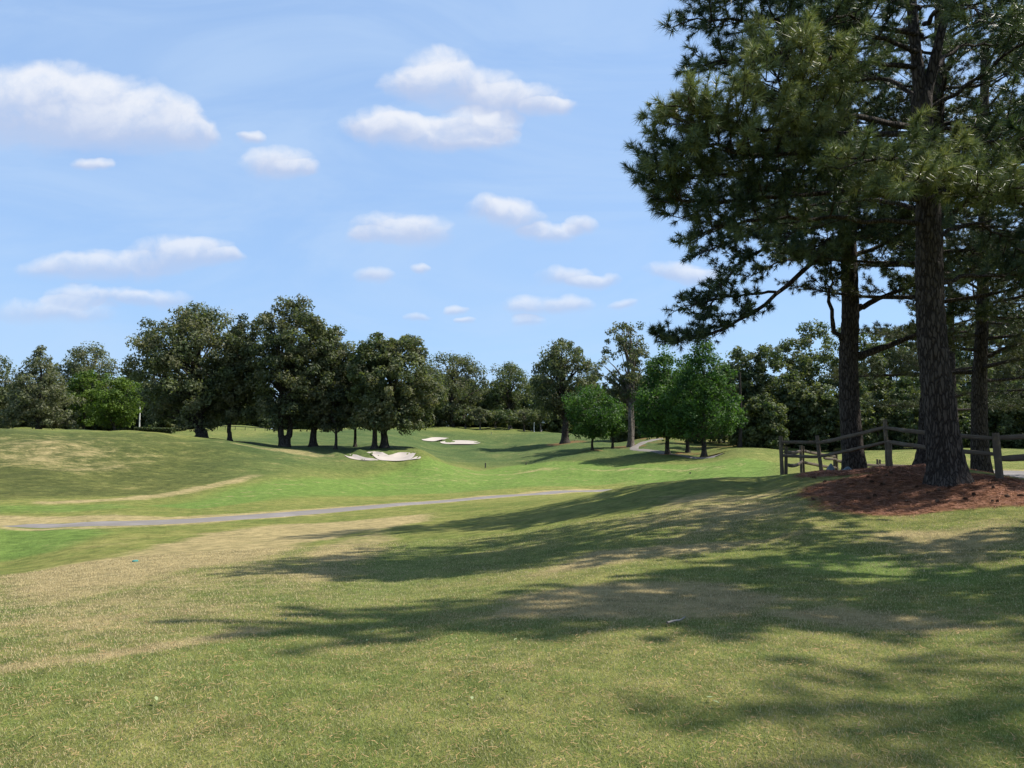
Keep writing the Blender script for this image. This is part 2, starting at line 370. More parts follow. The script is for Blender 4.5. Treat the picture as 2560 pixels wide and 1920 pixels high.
# turf differences (dry, lush, mulch), plus mid-distance cloud shade painted as grass colour
dry = np.zeros(len(x)); lush = np.zeros(len(x)); cloud_shade = np.zeros(len(x)); mulch = np.zeros(len(x)); rough = np.zeros(len(x))
def fill(arr, poly, soft, val): np.maximum(arr, val * sm(-sdf_poly(x, y, PX(poly)), -soft, soft), out=arr)
def stroke(arr, line, wid, soft, val, world=False):
    L = np.asarray(line) if world else PX(line); np.maximum(arr, val * (1 - sm(sdf_line(x, y, L), wid - soft, wid + soft)), out=arr)
fill(dry, [(0,1440),(300,1392),(520,1335),(700,1312),(900,1300),(1060,1285),(1080,1300),(900,1330),(800,1355),(640,1400),(500,1420),(350,1460),(150,1510),(0,1530)], 0.8, 1.0)
fill(dry, [(0,1530),(500,1420),(900,1330),(1000,1345),(860,1450),(600,1550),(0,1660)], 1.0, 0.38)
fill(lush, [(880,1390),(1080,1330),(1180,1380),(1050,1480),(860,1540),(760,1540)], 0.7, 0.42)
fill(dry, [(0,1540),(200,1500),(420,1440),(640,1405),(520,1460),(300,1520),(100,1560),(0,1570)], 0.7, 0.6)
fill(dry, [(750,1375),(960,1310),(1000,1340),(900,1420),(760,1480),(700,1450)], 0.6, 0.62)
fill(dry, [(480,1400),(700,1360),(720,1420),(560,1450)], 0.6, 0.6)
stroke(dry, [(0,1672),(250,1640),(400,1615),(520,1598),(640,1575)], 0.18, 0.15, 0.7)
fill(dry, [(1335,1440),(1480,1380),(1900,1345),(2050,1318),(1980,1350),(1600,1400),(1360,1435)], 0.35, 0.85)
fill(dry, [(1240,1542),(1300,1490),(1560,1455),(1820,1455),(1950,1500),(1850,1545),(1500,1545)], 0.3, 0.9)
fill(dry, [(1900,1530),(2100,1520),(2330,1545),(2480,1570),(2300,1585),(2000,1550)], 0.25, 0.75)
fill(dry, [(1650,1240),(1960,1225),(2000,1290),(1700,1350),(1600,1300)], 1.0, 0.7)
fill(dry, [(2150,1330),(2560,1300),(2560,1400),(2300,1420)], 0.7, 0.75)
stroke(dry, path_c + np.array([0.3, 2.6]), 1.3, 0.9, 1.15, True)
stroke(dry, path_c - np.array([0.3, 1.9]), 0.6, 0.6, 0.8, True)
stroke(dry, [(120,1258),(300,1250),(450,1232),(560,1210),(640,1188)], 0.9, 0.8, 0.75)
fill(dry, [(-50,1100),(150,1092),(330,1128),(200,1165),(-50,1165)], 6.0, 0.5)
stroke(dry, [(150,1174),(310,1172)], 1.2, 2.0, 0.5)
fill(dry, [(560,1106),(700,1120),(860,1143),(780,1142),(640,1122)], 1.5, 0.55)
stroke(dry, [(1150,1178),(1350,1176),(1560,1174),(1800,1168)], 1.0, 1.0, 0.55)
stroke(dry, [(900,1212),(1300,1195),(1500,1195)], 0.8, 1.2, 0.3)
stroke(dry, road_c + np.array([-0.5, 4.5]), 1.5, 1.5, 0.7, True)
fill(lush, [(420,1262),(560,1225),(700,1198),(1000,1168),(1300,1158),(1950,1153),(1950,1192),(1560,1205),(1200,1228),(900,1240),(600,1258)], 3.0, 0.85)
fill(lush, [(-60,1322),(250,1318),(290,1332),(150,1376),(-60,1402)], 1.0, 0.75)
fill(lush, [(360,1264),(600,1240),(680,1247),(500,1272)], 1.0, 1.0)
fill(lush, [(-60,1290),(200,1280),(380,1272),(300,1258),(-60,1268)], 1.2, 0.6)
fill(lush, [(540,1500),(720,1430),(800,1480),(620,1560),(480,1560)], 0.5, 0.3)
fill(lush, [(1800,1400),(2100,1370),(2560,1420),(2500,1470),(2100,1450)], 0.5, 0.6)
fill(cloud_shade, [(640,1188),(900,1170),(1150,1160),(1500,1152),(1720,1144),(1850,1130),(1600,1085),(1300,1080),(1000,1071),(720,1080),(500,1094),(480,1101),(600,1130)], 9.0, 1.0)
fill(rough, [(-200,1066),(120,1079),(420,1086),(560,1102),(700,1128),(720,1145),(600,1192),(420,1240),(-200,1262)], 3.0, 1.0)
np.maximum(cloud_shade, 0.45 * sm(np.hypot(x, y), 60, 110) , out=cloud_shade)
for (mx, my, ma, mb) in [(*W(2345,1200,17.2)[:2], 3.5, 2.3), (*W(2520,1222,15.6)[:2], 4.4, 2.5), (*W(2190,1180,21.0)[:2], 2.3, 2.4), (*W(2330,1180,23.5)[:2], 3.0, 2.0)]:
    q = np.hypot((x - mx) / ma, (y - my) / mb); np.maximum(mulch, 1 - sm(q, 0.72, 1.05), out=mulch)
for (tx, ty, td, rad) in [(1573,1120,125,3.2),(1757,1141,95,3.0),(1717,1132,104,2.2),(1667,1136,100,1.8),(1412,1107,150,5),(1480,1126,115,2)]:
    w_ = W(tx, ty, td); np.maximum(mulch, 0.55 * (1 - sm(np.hypot(x - w_[0], (y - w_[1]) * 0.8), rad * 0.7, rad * 1.2)), out=mulch)
np.maximum(mulch, 0.34 * sm(-sdf_poly(x, y, np.array([W(1600,1110,128)[:2], W(1800,1120,102)[:2], W(2000,1110,110)[:2], (70, 105), (90, 170), (20, 180)])), -3, 3), out=mulch)
me = mesh_np('ground', GV, Fq, {'dry': dry, 'lush': lush, 'cloud_shade': cloud_shade, 'mulch': mulch, 'rough': rough}, True)

m, g = newmat('turf'); P = pos(g)
n_big = g.noise(P, 0.16, 5, 0.6); n_mid = g.noise(P, 0.9, 5, 0.62); n_small = g.noise(P, 6.0, 5, 0.65); n_fine = g.noise(P, 42.0, 4, 0.7)
nn = g.m('ADD', g.m('ADD', g.m('MULTIPLY', n_big, 0.7), g.m('MULTIPLY', n_mid, 0.9)), g.m('ADD', g.m('MULTIPLY', n_small, 0.7), g.m('MULTIPLY', n_fine, 0.5)))   # about 1.4
nz = g.m('SUBTRACT', nn, 1.4)
brk = g.m('ADD', g.m('ADD', g.m('MULTIPLY', g.m('SUBTRACT', n_big, 0.5), 0.9), g.m('MULTIPLY', g.m('SUBTRACT', g.noise(P, 0.42, 6, 0.68, 0.6), 0.5), 1.5)), g.m('ADD', g.m('MULTIPLY', g.m('SUBTRACT', n_mid, 0.5), 0.9), g.m('MULTIPLY', g.m('SUBTRACT', n_small, 0.5), 0.8)))
dryf = g.step(g.m('ADD', g.attr('dry'), brk), 0.12, 0.9)
gcol = g.mix(g.step(nz, -0.35, 0.4), rgb(0.10, 0.132, 0.034), rgb(0.225, 0.212, 0.078))
gcol = g.mix(g.m('MULTIPLY', g.attr('rough'), g.step(brk, -0.35, 0.6, 1.0, 0.4)), gcol, g.mix(n_mid, rgb(0.036, 0.05, 0.016), rgb(0.088, 0.092, 0.034)))
gcol = g.mix(g.m('MULTIPLY', g.attr('cloud_shade'), 0.9), gcol, g.mix(g.step(n_big, 0.35, 0.65), rgb(0.046, 0.078, 0.032), rgb(0.072, 0.102, 0.04)))  # darker, bluer green stands in for soft cloud shade
lushf = g.step(g.m('ADD', g.attr('lush'), g.m('MULTIPLY', nz, 0.7)), 0.2, 0.75)
gcol = g.mix(lushf, gcol, g.mix(n_mid, rgb(0.078, 0.142, 0.032), rgb(0.15, 0.205, 0.058)))
fleck = g.m('MULTIPLY', g.step(g.noise(P, 0.75, 6, 0.75), 0.56, 0.68), g.m('MULTIPLY', g.attr('lush'), 0.75))
dcol = g.mix(n_small, rgb(0.25, 0.195, 0.11), rgb(0.40, 0.318, 0.195))
col = g.mix(g.m('MAXIMUM', g.m('MULTIPLY', dryf, 0.88), fleck), gcol, dcol)
mf = g.step(g.m('ADD', g.attr('mulch'), g.m('MULTIPLY', brk, 0.8)), 0.2, 0.85)
mcol = g.mix(n_fine, rgb(0.07, 0.03, 0.019), rgb(0.24, 0.105, 0.06)); mcol = g.mix(g.step(n_mid, 0.4, 0.7), mcol, rgb(0.20, 0.10, 0.062))
col = g.mix(mf, col, mcol)
tuft = g.noise(P, 2.3, 6, 0.72)
col = g.mix(1.0, col, g.mix(g.step(tuft, 0.3, 0.7), rgb(0.66, 0.68, 0.66), rgb(1.28, 1.25, 1.28)), 'MULTIPLY')
col = g.mix(1.0, col, g.mix(n_fine, rgb(0.72, 0.72, 0.58), rgb(1.22, 1.22, 0.98)), 'MULTIPLY')
hh = g.m('ADD', g.m('MULTIPLY', n_fine, 0.6), g.m('ADD', n_small, g.m('MULTIPLY', g.m('ADD', n_mid, tuft), 1.6)))
finish(g, princ(g, col, 0.95, 0.08, bump(g, hh, 0.9, 0.07))); M['turf'] = m
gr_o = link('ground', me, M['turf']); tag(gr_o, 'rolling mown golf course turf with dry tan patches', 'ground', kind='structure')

def ribbon(name, cl, wid, mat, lift, label):
    t = unit(np.gradient(cl, axis=0)); nrm = np.stack([-t[:, 1], t[:, 0]], -1); K = 7
    off = np.linspace(-0.5, 0.5, K)
    wv = wid * (1 + 0.03 * np.sin(np.arange(len(cl)) * 0.9))
    pts = cl[:, None, :] + off[None, :, None] * (wv[:, None, None] * nrm[:, None, :])
    z = H(pts[..., 0].ravel(), pts[..., 1].ravel()).reshape(pts.shape[:2]) + lift
    z[:, 0] -= 0.12; z[:, -1] -= 0.12
    pts[:, 0] -= 0; V = np.concatenate([pts, z[..., None]], -1).reshape(-1, 3)
    a = np.arange(len(cl) - 1)[:, None] * K + np.arange(K - 1)[None]
    f = np.stack([a, a + 1, a + K + 1, a + K], -1).reshape(-1, 4)
    return tag(link(name, mesh_np(name, V, f, smooth=True), mat), label, 'path', kind='structure')
ribbon('cart_path', path_c, 2.1, M['path'], 0.06, 'grey asphalt cart path crossing the grass slope')
ribbon('service_road', road_c, 7.5, M['path'], 0.05, 'pale grey road curving behind the pine mound')
ribbon('far_cart_path', far_c, 1.6, M['path'], 0.08, 'grey cart path curving under the far trees')

for bi, B in enumerate(bunk):
    c = B.mean(0); rings = [1.0, 0.85, 0.65, 0.4, 0.15, 0.0]; V = []
    for s_ in rings: V.append(c + (B - c) * s_)
    V = np.array(V); n_ = len(B); z = H(V[..., 0].ravel(), V[..., 1].ravel()).reshape(V.shape[:2]) + (0.10 if c[1] < 130 else 0.16)
    z[0] -= 0.05
    VV = np.concatenate([V, z[..., None]], -1).reshape(-1, 3)
    a = np.arange(len(rings) - 1)[:, None] * n_; jj = np.arange(n_)[None]; kk = (jj + 1) % n_
    f = np.stack([a + jj, a + kk, a + n_ + kk, a + n_ + jj], -1).reshape(-1, 4)
    lab = ['long thin left strip of white sand in the near bunker', 'large flashed white sand face of the near bunker below the oaks', 'small right corner of white sand in the near bunker',
           'upper left patch of the far white sand bunker', 'lower right long patch of the far white sand bunker'][bi]
    tag(link('sand_bunker', mesh_np('sand_bunker', VV, f, smooth=True), M['sand']), lab, 'bunker', 'sand bunkers on the fairway', 'structure')

# ------------------------------------------------------------------ broadleaf trees
def tri_leaves(cen, nrm, size, r):
    """one leaf-sized triangle per point"""
    n = len(cen); rv = r.normal(size=(n, 3)); a = unit(np.cross(nrm, rv)); b = np.cross(nrm, a)
    size = size[:, None]; asp = r.uniform(0.5, 0.85, (n, 1))
    bend = nrm * size * r.uniform(-0.25, 0.25, (n, 1))
    V = np.stack([cen + a * size * 0.62 + bend, cen - a * size * 0.42 + b * size * asp * 0.55, cen - a * size * 0.42 - b * size * asp * 0.55 - bend], 1)
    return V.reshape(-1, 3), np.arange(3 * n).reshape(-1, 3)
def crown_cloud(r, Ht, R, cb, nclump, per, leaf, t0=0.42, cone=False, bottom=0.55, shell=0.45, csize=(0.15, 0.27), lobes=0.16):
    ph = r.uniform(0, 6.28, 6); c = []
    while len(c) < nclump:
        t = r.uniform(0, 1); 
        if cone: rad = R * ((bottom + (1 - bottom) * math.sin(math.pi / 2 * min(t / t0, 1))) if t < t0 else max(0.0, 1 - (t - t0) / (1 - t0)) ** 0.72)
        else: rad = R * ((bottom + (1 - bottom) * math.sin(math.pi / 2 * min(t / t0, 1))) if t < t0 else math.sqrt(max(0.0, 1 - ((t - t0) / (1 - t0)) ** 2)))
        if r.uniform() > (rad / R) ** 1.3 + 0.04: continue
        a = r.uniform(0, 6.283); rho = r.uniform() ** shell
        lob = 1 + lobes * math.sin(2 * a + ph[0] + 3 * t) + lobes * 0.8 * math.sin(3 * a + ph[1] - 5 * t) + lobes * 0.6 * math.sin(9 * t + ph[2] + a)
        c.append((math.cos(a) * rho * rad * lob * 0.9, math.sin(a) * rho * rad * lob * 0.9, cb + t * (Ht - cb) * 0.95 + r.normal() * 0.01 * Ht, rho))
    c = np.array(c); cen = c[:, :3]
    cr = R * r.uniform(csize[0], csize[1], len(c)); ct = np.clip(r.normal(0.45, 0.22, len(c)), 0, 1); cw = r.uniform(0, 1, len(c))
    k = np.repeat(np.arange(len(c)), per); d = unit(r.normal(size=(len(k), 3)))
    rad = r.uniform(0.1, 1.0, len(k)) ** 0.55
    P = cen[k] + d * (rad * cr[k])[:, None] * np.array([1.15, 1.15, 0.95])
    out = unit(d * 0.8 + np.array([0, 0, 0.35]) + r.normal(size=(len(k), 3)) * 0.55)
    V, Fc = tri_leaves(P, out, leaf * r.uniform(0.65, 1.35, len(k)), r)
    tint = np.repeat(np.clip(ct[k] + r.normal(0, 0.2, len(k)), 0, 1), 3); warm = np.repeat(np.clip(cw[k] * 0.75 + r.uniform(0, 0.4, len(k)), 0, 1), 3)
    return V, Fc, tint, warm, cen
def woody(r, Ht, cb, tr, cen, lean=0.0, nlimb=40, top=0.72, stems=1):
    T = Tubes(); Bt = Tubes(); tops = []
    for s_ in range(stems):
        a = r.uniform(0, 6.28); off = 0 if stems == 1 else 0.35 * tr
        sp = 0.0 if stems == 1 else 0.055 * Ht
        P = np.array([[math.cos(a) * off, math.sin(a) * off, -0.3], [math.cos(a) * (off + sp * .24) + r.normal() * 0.04, math.sin(a) * (off + sp * .24), cb * 0.45],
             [math.cos(a) * sp * .5 + r.normal() * 0.006 * Ht + lean * .12, math.sin(a) * sp * .5 + r.normal() * 0.006 * Ht, cb * 1.05], [math.cos(a) * sp + r.normal() * 0.02 * Ht + lean, math.sin(a) * sp + r.normal() * 0.02 * Ht, Ht * top]])
        Q = spline(P, 22); zz = np.clip(Q[:, 2] / (Ht * top), 0, 1)
        rad = tr * (1 - 0.8 * zz) * (1 + 0.7 * np.exp(-np.maximum(Q[:, 2], 0) / (0.9 * tr + 0.05))) * (1 if stems == 1 else 0.7)
        T.add(Q, rad, 10); tops.append(Q)
    for c in cen[r.permutation(len(cen))[:nlimb]]:
        Q = tops[r.integers(len(tops))]; za = min(max(c[2] * 0.72 - 0.25 * np.hypot(c[0], c[1]), cb * 0.75), Ht * top * 0.95)
        s0 = Q[np.argmin(np.abs(Q[:, 2] - za))]; L = np.linalg.norm(c - s0)
        mid = s0 * 0.5 + c * 0.5 + np.array([r.normal() * 0.06 * L, r.normal() * 0.06 * L, 0.10 * L])
        r0 = min(0.028 * L + 0.02, tr * 0.5)
        Bt.add(spline(np.array([s0, mid, c]), 6), np.linspace(r0, 0.02, 6), 5)
    return T, Bt
def broadleaf(name, label, cat, base, Ht, R, cb, leafmat, bark, seed, nclump=150, per=75, leaf=0.34, tr=0.35, group=None, off=(0, 0), nlimb=40, stems=1, ttop=0.72, **kw):
    r = np.random.default_rng(seed)
    V, Fc, tint, warm, cen = crown_cloud(r, Ht, R, cb, nclump, per, leaf, **kw)
    V[:, 0] += off[0]; V[:, 1] += off[1]; cen = cen + np.array([off[0], off[1], 0])
    T, Bt = woody(r, Ht, cb, tr, cen, off[0] * 0.6, nlimb, ttop, stems)
    e = tag(empty(name, base), label, cat, group)
    link('trunk', T.mesh('trunk'), bark, e); link('branches', Bt.mesh('branches'), bark, e)
    link('crown', mesh_np('crown', V, Fc, {'tint': tint, 'warm': warm}), leafmat, e)
    return e
def at(px, d): 
    u_ = (px - CX) / F / math.cos(PITCH)
    x_ = u_ * d; return np.array([x_, d, Hz(x_, d)])
def tree_px(px, d, top, half, cbrow, mat, bark, seed, name, label, center=None, cat='tree', **kw):
    b = at(px, d); Ht = W(px, top, d)[2] - b[2]; cb = max(W(px, cbrow, d)[2] - b[2], 0.3); R = half * d / F
    off = (0, 0) if center is None else ((center - px) * d / F, 0)
    return broadleaf(name, label, cat, b, Ht, R, cb, mat, bark, seed, off=off, **kw)

oak, dk, mp, lm, gy_, bk, pbk = M['oak'], M['darkleaf'], M['maple'], M['lime'], M['grey'], M['bark'], M['palebark']
# far left edge
tree_px(-15, 122, 885, 75, 1075, oak, bk, 1, 'oak_tree', 'olive tree cut by the left edge of the photo', tr=0.4, nclump=110)
tree_px(100, 118, 862, 92, 1062, gy_, bk, 2, 'pale_tree', 'wispy pale grey green tree among the darker trees at far left', tr=0.42, cone=True, t0=0.3, nclump=260, per=60, leaf=0.32, csize=(0.10, 0.18), bottom=0.9)
tree_px(215, 165, 852, 82, 1000, oak, bk, 3, 'oak_tree', 'brownish dark domed tree rising behind the yellow green trees', tr=0.5, nclump=130, leaf=0.42)
tree_px(213, 126, 918, 45, 1060, lm, bk, 4, 'young_tree', 'bright yellow green young tree beside the wispy pale tree', tr=0.2, nclump=90, per=70, leaf=0.3)
tree_px(290, 122, 934, 62, 1062, lm, bk, 5, 'young_tree', 'wide bright green young tree near the pale pole', tr=0.22, nclump=120, per=70, leaf=0.3)
tree_px(385, 160, 880, 72, 1060, dk, bk, 6, 'dark_tree', 'dark tree behind the big left oak, left of its crown', tr=0.35, nclump=110, leaf=0.42)
# oak group
tree_px(507, 104, 753, 158, 1060, oak, bk, 7, 'oak_tree', 'biggest round crowned oak, leftmost of the oak group', center=482, tr=0.62, nclump=330, per=115, leaf=0.34, csize=(0.10, 0.17), nlimb=90, lobes=0.08)
tree_px(578, 103, 784, 66, 1060, oak, bk, 8, 'oak_tree', 'slim straight trunked oak right of the biggest round oak', center=598, tr=0.3, nclump=150, per=105, leaf=0.34, csize=(0.14, 0.25))
tree_px(715, 101, 741, 124, 1066, oak, bk, 9, 'oak_tree', 'tallest oak with forked double trunk in the oak group', center=732, tr=0.62, nclump=300, per=105, leaf=0.34, stems=2, csize=(0.11, 0.18), nlimb=80, lobes=0.10)
tree_px(786, 103, 812, 100, 1062, oak, bk, 10, 'oak_tree', 'dense oak with a single thick trunk between the forked oak and the slim ones', center=818, tr=0.48, nclump=260, per=105, leaf=0.34, csize=(0.11, 0.18), nlimb=70)
tree_px(841, 100, 950, 50, 1072, oak, bk, 11, 'small_oak', 'small thin oak with low branches in front of the oak group', tr=0.22, nclump=70, per=60, leaf=0.3, nlimb=25)
tree_px(890, 104, 890, 56, 1062, oak, bk, 12, 'small_oak', 'slim leaning oak just left of the twin dark trunks', tr=0.22, nclump=80, per=70, leaf=0.3, nlimb=25)
tree_px(938, 98, 822, 66, 1050, dk, bk, 13, 'dark_tree', 'left of the two dark trunks at the right end of the oak group', center=940, tr=0.36, nclump=170, per=105, leaf=0.34)
tree_px(963, 99, 824, 116, 1066, oak, bk, 14, 'oak_tree', 'right of the two dark trunks, crown sloping down to the fairway', center=990, tr=0.5, nclump=270, per=105, leaf=0.34, t0=0.3, bottom=0.85, csize=(0.11, 0.18))
# middle distance
tree_px(1130, 205, 873, 98, 1050, oak, bk, 15, 'oak_tree', 'dark domed far oak right of the oak group', tr=0.6, nclump=190, per=75, leaf=0.5, csize=(0.12, 0.2))
tree_px(1050, 215, 905, 60, 1050, dk, bk, 16, 'dark_tree', 'dark far tree half hidden behind the oak group', tr=0.5, nclump=100, leaf=0.5)
tree_px(1275, 215, 908, 66, 1040, dk, bk, 17, 'dark_tree', 'dark far tree in the dip between the two middle oaks', tr=0.5, nclump=120, leaf=0.5)
tree_px(1412, 150, 838, 96, 1035, oak, bk, 18, 'oak_tree', 'lone oak with dark trunk and airy top near the middle', center=1405, tr=0.75, nclump=190, per=75, leaf=0.42, csize=(0.11, 0.19), nlimb=80, lobes=0.15)
tree_px(1573, 125, 788, 78, 1000, oak, pbk, 20, 'poplar_tree', 'tall sparse tree with pale twin trunks beside the maples', tr=0.62, stems=2, nclump=120, per=60, leaf=0.34, csize=(0.1, 0.18), lobes=0.25, center=1562, ttop=0.8, nlimb=60)
tree_px(1480, 115, 962, 74, 1090, mp, bk, 21, 'small_maple', 'small fresh green maple standing on the fairway edge', tr=0.2, nclump=130, per=70, leaf=0.3)
tree_px(1530, 121, 985, 45, 1085, mp, bk, 22, 'small_maple', 'small dark green tree behind the fairway maple', tr=0.22, nclump=90, per=65, leaf=0.3)
tree_px(1667, 100, 850, 88, 1085, mp, bk, 23, 'maple_tree', 'dark upright maple left of the broad green maple', center=1655, tr=0.3, cone=True, t0=0.25, nclump=190, per=75, leaf=0.28, csize=(0.13, 0.24), bottom=0.8)
tree_px(1717, 106, 880, 60, 1075, mp, bk, 24, 'maple_tree', 'maple with middle trunk partly hidden between two maples', tr=0.28, nclump=120, per=70, leaf=0.28)
tree_px(1757, 95, 832, 104, 1090, mp, bk, 25, 'maple_tree', 'broad bright green maple standing in a ring of red straw', tr=0.32, cone=True, t0=0.3, nclump=240, per=80, leaf=0.27, csize=(0.12, 0.22), bottom=0.85)
# row of small multi stemmed trees on the far rise
for i_, (px, top, half, lab) in enumerate([(1165,1022,30,'leftmost small multi stemmed tree on the far rise'), (1200,1018,28,'second small tree on the far rise with red brown stems'), (1238,1024,34,'third small tree on the far rise behind the flag'),
        (1272,1026,30,'small dark rounded tree in the middle of the far row'), (1310,1022,36,'pale green small tree in the far row left of the white pole'), (1352,1020,42,'rounded small tree in the far row right of the white pole')]):
    tree_px(px, 199 - i_ % 2 * 3, top, half, 1058, gy_ if i_ in (1, 4) else dk, pbk, 40 + i_, 'small_tree', lab, group='row of small trees on the far rise', stems=3, tr=0.25, nclump=55, per=50, leaf=0.38, nlimb=14)

# woods that read as one mass: joined
def wood(name, label, spots, mat, seed, per=70, lf=0.0034):
    r = np.random.default_rng(seed); Vs, Fs, Ts, Ws, n = [], [], [], [], 0; T = Tubes()
    for (px, d, top, half, cbrow, cone) in spots:
        b = at(px, d); Ht = W(px, top, d)[2] - b[2]; cb = max(W(px, cbrow, d)[2] - b[2], 0.2)
        V, Fc, ti, wa, cen = crown_cloud(r, Ht, half * d / F, cb, 140, per, lf * d, cone=cone, t0=0.35, bottom=0.9, csize=(0.14, 0.25))
        Vs.append(V + b); Fs.append(Fc + n); n += len(V); Ts.append(ti); Ws.append(wa)
        T.add(spline(np.array([b - [0, 0, .5], b + [0.1, 0, cb], b + [r.normal() * .3, 0, Ht * .8]]), 8), np.linspace(0.3, 0.05, 8), 7)
    o = link(name, mesh_np(name, np.concatenate(Vs), np.concatenate(Fs), {'tint': np.concatenate(Ts), 'warm': np.concatenate(Ws)}), mat)
    tag(o, label, 'wood', kind='stuff'); o2 = link('trunks', T.mesh('trunks'), M['bark'], o); o2['kind'] = 'stuff'
r_ = np.random.default_rng(5)
sp = []
for px in range(1790, 2800, 62):
    top = np.interp(px, [1790, 1870, 1950, 2030, 2120, 2250, 2400, 2560, 2800], [885, 852, 818, 790, 795, 800, 780, 770, 770])
    sp.append((px + r_.integers(-12, 12), 118 + r_.uniform(-6, 8), top + r_.integers(-8, 14), r_.uniform(62, 85), 1122, False))
for px in range(1900, 2760, 75):
    sp.append((px + r_.integers(-14, 14), 106 + r_.uniform(-5, 4), r_.uniform(880, 985), r_.uniform(48, 70), 1118, False))
wood('right_wood', 'dense dark green wood behind the rail fence at right', sp, M['darkleaf'], 60)
sp = []
for px in range(-120, 1130, 70): sp.append((px + r_.integers(-14, 14), 205 + r_.uniform(-8, 16), r_.uniform(925, 985) if px > 330 else r_.uniform(960, 1000), r_.uniform(48, 64), 1092, False))
for px in range(-60, 460, 48): sp.append((px + r_.integers(-10, 10), 142 + r_.uniform(-5, 6), r_.uniform(925, 985), r_.uniform(40, 54), 1095, False))
wood('left_wood', 'distant dark wood behind the oak group and the left mound', sp, M['darkleaf'], 61, 38, 0.0044)
sp = []
for px in range(1050, 1900, 60): sp.append((px + r_.integers(-12, 12), 225 + r_.uniform(-6, 10), r_.uniform(930, 985), r_.uniform(48, 60), 1092, False))
for px in range(1560, 1860, 42): sp.append((px + r_.integers(-8, 8), 150 + r_.uniform(-5, 6), r_.uniform(905, 960), r_.uniform(42, 55), 1108, False))
wood('middle_wood', 'far dark wood behind the maples and the small tree row', sp, M['darkleaf'], 62, 44, 0.0042)
# bare pine stems in front of the right wood
def stem(px, d, top, wpx, label, lean=0):
    b = at(px, d); t_ = W(px + lean, top, d); T = Tubes(); r0 = wpx * d / F / 2
    T.add(spline(np.array([b - [0, 0, .3], b * .6 + t_ * .4 + [0.15, 0, 0], t_]), 16), np.linspace(r0, r0 * .5, 16) * (1 + .5 * np.exp(-np.arange(16) / 1.2)), 9)
    e = tag(empty('bare_pine', b), label, 'tree', 'bare pine stems at the wood edge')
    o = link('trunk', T.mesh('trunk'), M['pinebark'], e); o.location = -b
    return e
stem(1846, 103, 930, 10, 'tall bare grey pine stem just right of the broad maple', 3)
stem(1880, 106, 1010, 9, 'short dark pine stem right of the tall bare stem')
stem(1896, 107, 1000, 7, 'thin dark pine stem left of the rail fence end')

# ------------------------------------------------------------------ pines
class Needles:
    def __init__(s): s.P = []; s.D = []; s.L = []; s.tone = []
    def add(s, p, d, l, tone): s.P.append(p); s.D.append(d); s.L.append(l); s.tone.append(tone)
    def build(s, r, per, width):
        P = np.array(s.P); D = unit(np.array(s.D)); L = np.array(s.L); to = np.array(s.tone); n = len(P)
        k = np.repeat(np.arange(n), per); m_ = len(k)
        ax = D[k]; rv = r.normal(size=(m_, 3)); side = unit(np.cross(ax, rv))
        a = np.radians(r.uniform(8, 88, m_))[:, None]
        d = unit(ax * np.cos(a) + side * np.sin(a) + np.array([0, 0, -0.06]))
        root = P[k] - ax * (r.uniform(0, 0.75, m_) * L[k])[:, None]
        ln = (L[k] * r.uniform(0.75, 1.15, m_))[:, None]
        wv = unit(np.cross(d, r.normal(size=(m_, 3)))) * width
        droop = np.array([0, 0, -1.0]) * ln * r.uniform(0.0, 0.16, (m_, 1))
        V = np.stack([root + wv, root - wv, root + d * ln + droop], 1).reshape(-1, 3)
        tint = np.repeat(np.clip(to[k] + r.normal(0, 0.16, m_), 0, 1), 3); warm = np.repeat(np.clip(r.uniform(0, 0.55, m_) + 0.35 * (to[k] > 0.8), 0, 1), 3)  # limbs toned as sunlit also get a warmer needle colour
        return mesh_np('needles', V, np.arange(3 * m_).reshape(-1, 3), {'tint': tint, 'warm': warm})
